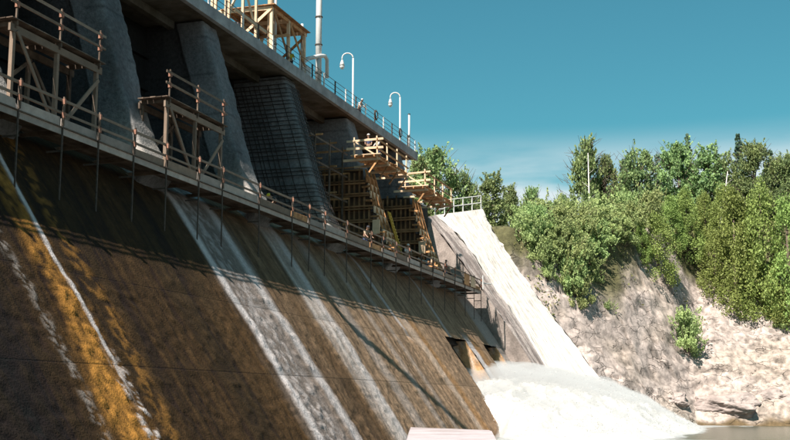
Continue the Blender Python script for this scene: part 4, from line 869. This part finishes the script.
def make_kind(kind):
    """returns (crown mesh, trunk mesh) of unit height ~1 unit = 1 m, for a tree of height H"""
    V = []; T = []; mb = MB(); M_ = M_leafA; bark = M_bark
    def sprigs(n_, env):
        for i in range(n_):
            z, rr = env(); an = RNG.uniform(0, 6.283); b = np.array([rr * math.cos(an), rr * math.sin(an), z]); k = 20
            d = np.array([math.cos(an) * RNG.uniform(.3, 1), math.sin(an) * RNG.uniform(.3, 1), RNG.uniform(.1, 1.1)]); L = RNG.uniform(.5, 1.25)
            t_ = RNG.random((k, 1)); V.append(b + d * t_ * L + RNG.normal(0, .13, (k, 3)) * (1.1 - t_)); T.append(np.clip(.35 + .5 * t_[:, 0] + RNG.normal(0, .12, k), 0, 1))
            mb.tube([tuple(b), tuple(b + d * L * .9)], [.02, .008], 4, False)
    if kind in ('broad', 'poplar'):
        H = 10.0; nb = 62 if kind == 'broad' else 46; R = 3.1 if kind == 'broad' else 1.9
        mb.tube([(0, 0, -.5), (0.05, 0, 2), (.15, .1, 5), (0, .1, 8), (.05, 0, 9.6)], [.2, .16, .12, .06, .02], 7)
        for i in range(nb):
            z = RNG.uniform(1.6 if kind == 'broad' else 2.0, 9.3); e = math.sin(math.pi * min(1, (z - .8) / 9.4) ** .85) ** .75
            rr = R * e * RNG.uniform(.2, 1.12); an = RNG.uniform(0, 6.283); c = np.array([rr * math.cos(an), rr * math.sin(an), z])
            cr = RNG.uniform(.4, .95) * (1 if kind == 'broad' else .75); k = int(300 * cr)
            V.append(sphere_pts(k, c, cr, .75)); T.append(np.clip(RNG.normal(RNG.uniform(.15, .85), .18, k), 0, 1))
            z0 = max(.8, z - rr * .9 - .3); mb.tube([(0, 0, z0), (c[0] * .5, c[1] * .5, (z0 + z) / 2 + .1), tuple(c)], [.06, .04, .015], 5, False)
        def env_():
            z = RNG.uniform(1.2, 9.7); return z, R * math.sin(math.pi * min(1, (z - .6) / 9.8) ** .85) ** .75 * RNG.uniform(.7, 1.1)
        sprigs(170, env_)
        k = 900; an = RNG.uniform(0, 6.283, k); z = RNG.uniform(1.5, 10, k); rr = R * 1.15 * np.sin(np.pi * np.clip((z - .8) / 9.6, 0, 1)) ** .7 * RNG.random(k) ** .4
        V.append(np.stack([rr * np.cos(an), rr * np.sin(an), z], -1)); T.append(RNG.uniform(0, 1, k)); size = .15
    elif kind in ('spruce', 'pine'):
        M_ = M_leafB if kind == 'spruce' else M_leafE
        mb.tube([(0, 0, -.5), (0, 0, 4), (0, .03, 8), (0, 0, 10)], [.17, .12, .05, .015], 7)
        z = 1.0
        while z < 9.9:
            rm = (2.3 if kind == 'spruce' else 1.9) * (1 - z / 10.3) ** .85 * RNG.uniform(.7, 1.15) + .08; nbr = 7 if z < 7 else 5
            for j in range(nbr):
                an = RNG.uniform(0, 6.283); L = rm * RNG.uniform(.6, 1.1); k = int(60 * L + 16); t_ = RNG.random(k) ** .7
                wd = .28 * L * (1 - t_) + .10; off = RNG.normal(size=k) * wd * .5
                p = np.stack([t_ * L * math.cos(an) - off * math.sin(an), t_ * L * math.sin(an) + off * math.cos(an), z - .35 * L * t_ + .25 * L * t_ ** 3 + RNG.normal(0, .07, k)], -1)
                V.append(p); T.append(np.clip(.25 + .6 * t_ + RNG.normal(0, .15, k), 0, 1)); mb.tube([(0, 0, z), (L * .8 * math.cos(an), L * .8 * math.sin(an), z - .2 * L)], [.03, .01], 4, False)
            z += RNG.uniform(.26, .42)
        size = .12
    elif kind == 'cedar':
        M_ = M_leafC; mb.tube([(0, 0, -.5), (0, 0, 4), (0, 0, 9)], [.25, .15, .03], 7)
        for i in range(90):
            z = RNG.uniform(.2, 9.4); e = (1 - (z / 10) ** 1.6) ** .8 * (.75 + .25 * min(1, z / 1.5)); an = RNG.uniform(0, 6.283); rr = 3.0 * e * RNG.uniform(.55, 1.0)
            cr = RNG.uniform(.45, .8); c = np.array([rr * math.cos(an), rr * math.sin(an), z]); k = 120
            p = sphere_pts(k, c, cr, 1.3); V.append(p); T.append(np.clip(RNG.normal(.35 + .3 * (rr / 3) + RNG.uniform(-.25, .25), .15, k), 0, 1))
            if i % 5 == 0: mb.tube([(0, 0, max(0, z - .8)), tuple(c)], [.05, .01], 4, False)
        size = .11
    else:
        M_ = M_leafD
        sprigs(120, lambda: (RNG.uniform(.5, 4.6), RNG.uniform(.2, 2.6) ))
        for i in range(26):
            an = RNG.uniform(0, 6.283); rr = RNG.uniform(0, 2.6); z = RNG.uniform(.4, 4.6) * (1 - (rr / 3.6) ** 2) + .3; cr = RNG.uniform(.35, .85); k = int(330 * cr)
            c = np.array([rr * math.cos(an), rr * math.sin(an), z]); V.append(sphere_pts(k, c, cr, .8)); T.append(np.clip(RNG.normal(RNG.uniform(.15, .9), .18, k), 0, 1))
            mb.tube([(rr * .1 * math.cos(an), rr * .1 * math.sin(an), -.4), (rr * .5 * math.cos(an), rr * .5 * math.sin(an), z * .6), tuple(c)], [.06, .04, .015], 5, False)
        size = .13
    Vv, Tt = leaf_cloud(np.concatenate(V), np.concatenate(T), size); cm = leaf_mesh(kind + '_crown', Vv, Tt, M_)
    tm = bpy.data.meshes.new(kind + '_trunk'); tm.from_pydata(mb.v, [], mb.f); tm.materials.append(bark); tm.shade_smooth(); return cm, tm
KINDS = {k: [make_kind(k) for _ in range(n_)] for k, n_ in (('broad', 3), ('poplar', 3), ('spruce', 2), ('pine', 2), ('cedar', 3), ('shrub', 3))}
HT = dict(broad=10.2, poplar=10.2, spruce=10, pine=10, cedar=9.7, shrub=5.0)
NM = dict(broad=('broadleaf_tree', 'tree'), poplar=('poplar_tree', 'tree'), spruce=('spruce_tree', 'tree'), pine=('pine_tree', 'tree'), cedar=('cedar_tree', 'tree'), shrub=('leafy_shrub', 'shrub'))
def plant(kind, p, h, wscale, label, group=None, birch=False):
    t = empty(NM[kind][0], p, label, NM[kind][1], group, random.uniform(0, 6.28)); s = h / HT[kind]
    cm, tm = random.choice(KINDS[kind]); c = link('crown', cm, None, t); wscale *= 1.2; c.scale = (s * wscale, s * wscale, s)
    k = link('trunk' if kind != 'shrub' else 'stem', tm, None, t); k.scale = (s, s, s) if kind != 'shrub' else (s * wscale, s * wscale, s)
    return t
def at_pix(kind, u, vb, vt, Y, w_px, label, group=None):
    """stand a plant on the terrain at distance Y so that it spans the given heights; Y=None: hit the slope at (u, vb)"""
    if Y is None: p = Vector(ground_hit(u, vb)); Y = p.y
    else:
        r = ray(u, vb); p = Vector(r) * (Y / r.y); p.z = float(terrain(p.x, p.y))
    p.z -= .15; top = ray(u, vt); top = Vector(top) * (p.y / top.y); h = max(1.0, top.z - p.z)
    W0 = dict(broad=7.0, poplar=4.6, spruce=3.4, pine=3.0, cedar=6.8, shrub=6.6)[kind]; wm = w_px * Y / F_PX
    return plant(kind, p, h, wm / (W0 * h / HT[kind]), label, group)
G1 = 'trees of the wood behind the bank'; G2 = 'shrubs on the rocky bank'
at_pix('broad', 432, 205, 146, 148, 56, 'round leafy tree behind the last pier scaffold', G1)
at_pix('poplar', 419, 205, 158, 146, 26, 'leafy tree squeezed between the deck end and the round tree', G1)
at_pix('broad', 460, 205, 168, 152, 34, 'low leafy tree right of the round tree, above the crest railing', G1)
at_pix('poplar', 493, 220, 172, 140, 28, 'upright leafy tree right of the crest railing', G1)
at_pix('poplar', 473, 205, 182, 160, 18, 'slim treetop over the middle of the crest railing', G1)
at_pix('poplar', 510, 222, 184, 146, 18, 'thin tree right of the upright leafy one', G1)
at_pix('poplar', 533, 235, 186, 150, 20, 'thin tree over the shrubs left of the dark round treetop', G1)
at_pix('broad', 563, 230, 193, 158, 18, 'dark round treetop poking from the shrubs', G1)
at_pix('poplar', 587, 240, 137, 165, 28, 'tall thin poplar beside the bare white trunk', G1)
at_pix('broad', 606, 240, 152, 168, 30, 'bushy tree right of the white trunk', G1)
at_pix('spruce', 626, 240, 158, 172, 30, 'dark conifer behind the bushy tree', G1)
at_pix('broad', 640, 240, 146, 168, 38, 'wide leafy tree, second group from the white trunk', G1)
at_pix('pine', 660, 240, 152, 174, 24, 'bluish conifer in the gap of the wood', G1)
at_pix('broad', 680, 240, 141, 168, 40, 'tall rounded tree in the middle of the wood', G1)
at_pix('pine', 692, 240, 133, 172, 22, 'pointed conifer tip above the rounded trees', G1)
at_pix('poplar', 711, 240, 144, 166, 30, 'leafy tree right of the pointed tip', G1)
at_pix('poplar', 727, 240, 152, 170, 24, 'thin airy tree behind the slanting pale trunk', G1)
at_pix('spruce', 743, 240, 134, 172, 26, 'tallest pointed spruce on the right', G1)
at_pix('broad', 758, 240, 140, 168, 34, 'round crown right of the tallest spruce', G1)
at_pix('pine', 775, 240, 150, 170, 22, 'conifer second from the right edge', G1)
at_pix('broad', 790, 240, 152, 168, 30, 'tree cut by the right edge of view', G1)
for u, ul in ((600, 'just right of the white trunk'), (616, 'under the bushy tree right of the white trunk'), (632, 'left of the wide leafy tree'), (650, 'under the wide leafy tree'), (668, 'left of the tall rounded tree'), (686, 'under the pointed conifer tip'), (703, 'under the leafy tree right of the pointed tip'), (720, 'beside the slanting pale trunk'), (738, 'under the tallest pointed spruce'), (756, 'under the round crown right of the tallest spruce'), (774, 'under the second conifer from the right edge'), (792, 'at the right edge of view')):
    at_pix('spruce' if u % 3 else 'broad', u + random.uniform(-4, 4), 240, 172 + random.uniform(-8, 10), 182, 34, 'dark understorey tree ' + ul, 'understorey trees of the wood')
# front growth on the bank
for u, vb, vt, Y, w_, lab, kd in [
    (524, 238, 202, 136, 34, 'pale green shrub at the edge of the chute crest', 'shrub'), (548, 258, 196, 140, 44, 'large pale bushy shrub above the chute', 'shrub'),
    (572, 250, 200, 150, 42, 'rounded shrub under the dark treetop', 'shrub'), (600, 240, 192, 158, 44, 'shrub clump at the foot of the white trunk', 'shrub'),
    (628, 240, 190, 160, 40, 'bright shrub left of the tall cedar slope', 'shrub'), (655, 238, 186, 160, 36, 'shrub on the bank top, middle of the bank', 'shrub'),
    (566, 290, 236, None, 42, 'grey green bush leaning over the rock beside the chute', 'shrub'), (580, 312, 268, None, 30, 'dark green bush at the lower end beside the chute', 'shrub'),
    (540, 272, 232, None, 34, 'bush growing right against the chute side', 'shrub'), (590, 262, 226, None, 34, 'olive bush above the bare rock patch', 'shrub'),
    (659, 286, 214, None, 42, 'stand of yellow green cedar on the middle of the slope', 'cedar'), (642, 262, 222, None, 22, 'small cedar left of the middle stand', 'cedar'),
    (688, 262, 190, None, 36, 'cedar right of the middle stand', 'cedar'), (672, 248, 196, None, 30, 'upright cedar behind the middle stand', 'cedar'),
    (717, 300, 232, None, 38, 'low outer cedar at the left of the big thicket', 'cedar'), (738, 316, 190, None, 54, 'big yellow green cedar, front of the thicket', 'cedar'),
    (766, 322, 182, None, 54, 'tallest cedar in the thicket at right', 'cedar'), (792, 326, 196, None, 46, 'cedar on the right edge of view', 'cedar'),
    (752, 322, 238, None, 44, 'low cedar skirt between the two big ones', 'cedar'), (780, 326, 262, None, 40, 'lowest cedar at the foot of the thicket', 'cedar'),
    (725, 262, 184, None, 34, 'cedar behind the thicket under the slanting trunk', 'cedar'), (706, 246, 192, None, 30, 'cedar over the bare soil patch', 'cedar'),
    (687, 358, 306, None, 36, 'lone bush growing from the bare rock face', 'shrub'),
    (612, 224, 200, None, 30, 'low shrub on the upper slope', 'shrub'), (785, 332, 312, None, 26, 'small drooping shrub under the thicket', 'shrub')]:
    at_pix(kd, u, vb, vt, Y, w_, lab, G2 if kd == 'shrub' else 'cedars on the rocky bank')
for u, vb, vt, w_, lab in [
    (515, 226, 203, 26, 'first small shrub on the bank beside the crest railing'), (528, 250, 214, 34, 'shrub halfway up against the chute, above the grey rock'), (556, 262, 220, 40, 'broad shrub in the middle of the bushes beside the chute'),
    (575, 268, 226, 40, 'shrub between the broad one and the olive bush'), (558, 240, 204, 36, 'shrub on the brink behind the broad one'), (538, 238, 204, 34, 'shrub on the brink nearer the chute'),
    (583, 246, 208, 38, 'shrub below the dark round treetop'), (602, 252, 218, 34, 'shrub at the top of the bare rock patch'), (620, 246, 214, 34, 'shrub on the brink left of the small cedar'),
    (572, 300, 252, 34, 'bush in front of the grey green one, low beside the chute'), (548, 284, 250, 28, 'small bush hugging the chute edge'), (602, 236, 204, 36, 'shrub just under the white trunk'),
    (632, 234, 202, 36, 'shrub behind the small cedar'), (594, 286, 258, 24, 'little bush at the left rim of the bare rock'), (608, 318, 300, 20, 'scrubby tuft in the middle of the bare rock')]:
    at_pix('shrub', u, vb, vt, None, w_, lab, G2)
# bare white trunks
for u, vb, vt, Y, dx, lab in ((588, 215, 153, 162, 0, 'bare white birch trunk standing before the poplar'), (717, 225, 172, 160, 1.4, 'slanting pale dead trunk above the cedars')):
    r = Vector(ray(u, vb)); p = r * (Y / r.y); p.z = float(terrain(p.x, p.y)) - .1; top = Vector(ray(u, vt)); top = top * (Y / top.y) + Vector((dx, 0, 0)); mid = p.lerp(top, .5) + Vector((.12, 0, 0))
    t = empty('bare_trunk', p, lab, 'trunk'); mb = MB(); mb.tube([p, mid, top], [.17, .13, .05], 7); mb.build('trunk', M_birch, t, True)
    for f_, an, L in ((.55, .6, 1.3), (.68, 2.6, 1.1), (.8, .2, .9), (.45, 3.6, 1.0)):
        q = p.lerp(top, f_); mb = MB(); mb.tube([q, q + Vector((math.cos(an) * L, math.sin(an) * L * .4, L * .8))], [.04, .012], 5); mb.build('limb', M_birch, t)
# tufts and ground cover (one mass)
k = 26000; gx = RNG.uniform(-30, 30, k); gy = RNG.uniform(112, 185, k); gz = terrain(gx, gy); tb = terrain_base(gx, gy)
dens = sm(-.1, .5, fbm(gx * .22, gy * .22, 0, 3, 71) + .09 * (gz - 17)); okk = (RNG.random(k) < dens) & (gz > 1.5) & ~((gx < -19) & (gy < 119)); gx, gy, gz = gx[okk], gy[okk], gz[okk]; k = len(gx)
cc = np.repeat(np.stack([gx, gy, gz], -1), 5, 0) + RNG.normal(0, .28, (k * 5, 3)) + np.array([0, -.2, .25])
V_, T_ = leaf_cloud(cc, np.clip(RNG.normal(.5, .3, k * 5), 0, 1), .17)
tag(link('ground_cover', leaf_mesh('ground_cover', V_, T_, M_grass)), 'dry grass and low plants over the upper bank', 'grass', kind='stuff')
# boulders at the waterline
def boulder(u, vb, w_px, hh, label):
    p = Vector(ground_hit(u, vb)); s = w_px * p.y / F_PX / 2
    me = bpy.data.meshes.new('boulder'); bm = bmesh.new(); bmesh.ops.create_icosphere(bm, subdivisions=5, radius=1)
    co = np.array([v.co[:] for v in bm.verts]); sd = random.randint(0, 99)
    d = 1 + .28 * fbm(co[:, 0] * 1.3 + sd, co[:, 1] * 1.3, co[:, 2] * 1.3, 4, sd) ; q = np.round(fbm(co[:, 0] * 1.1, co[:, 2] * 2.2 + co[:, 0], co[:, 1], 2, sd + 3) * 5) / 5 * .16
    co = co * (d + q)[:, None] * np.array([s, s * .8, s * hh])
    for v, c in zip(bm.verts, co): v.co = c
    bm.to_mesh(me); bm.free(); o = link('boulder', me, M_boulder, None, p + Vector((0, .9, -.35 * s * hh))); return tag(o, label, 'boulder', 'boulders along the foot of the bank')
boulder(722, 404, 66, .42, 'large rounded boulder at the waterline under the lone bush')
boulder(772, 398, 46, .5, 'blocky boulder at the waterline near the right edge')
boulder(668, 398, 34, .5, 'smaller boulder left of the large rounded one')
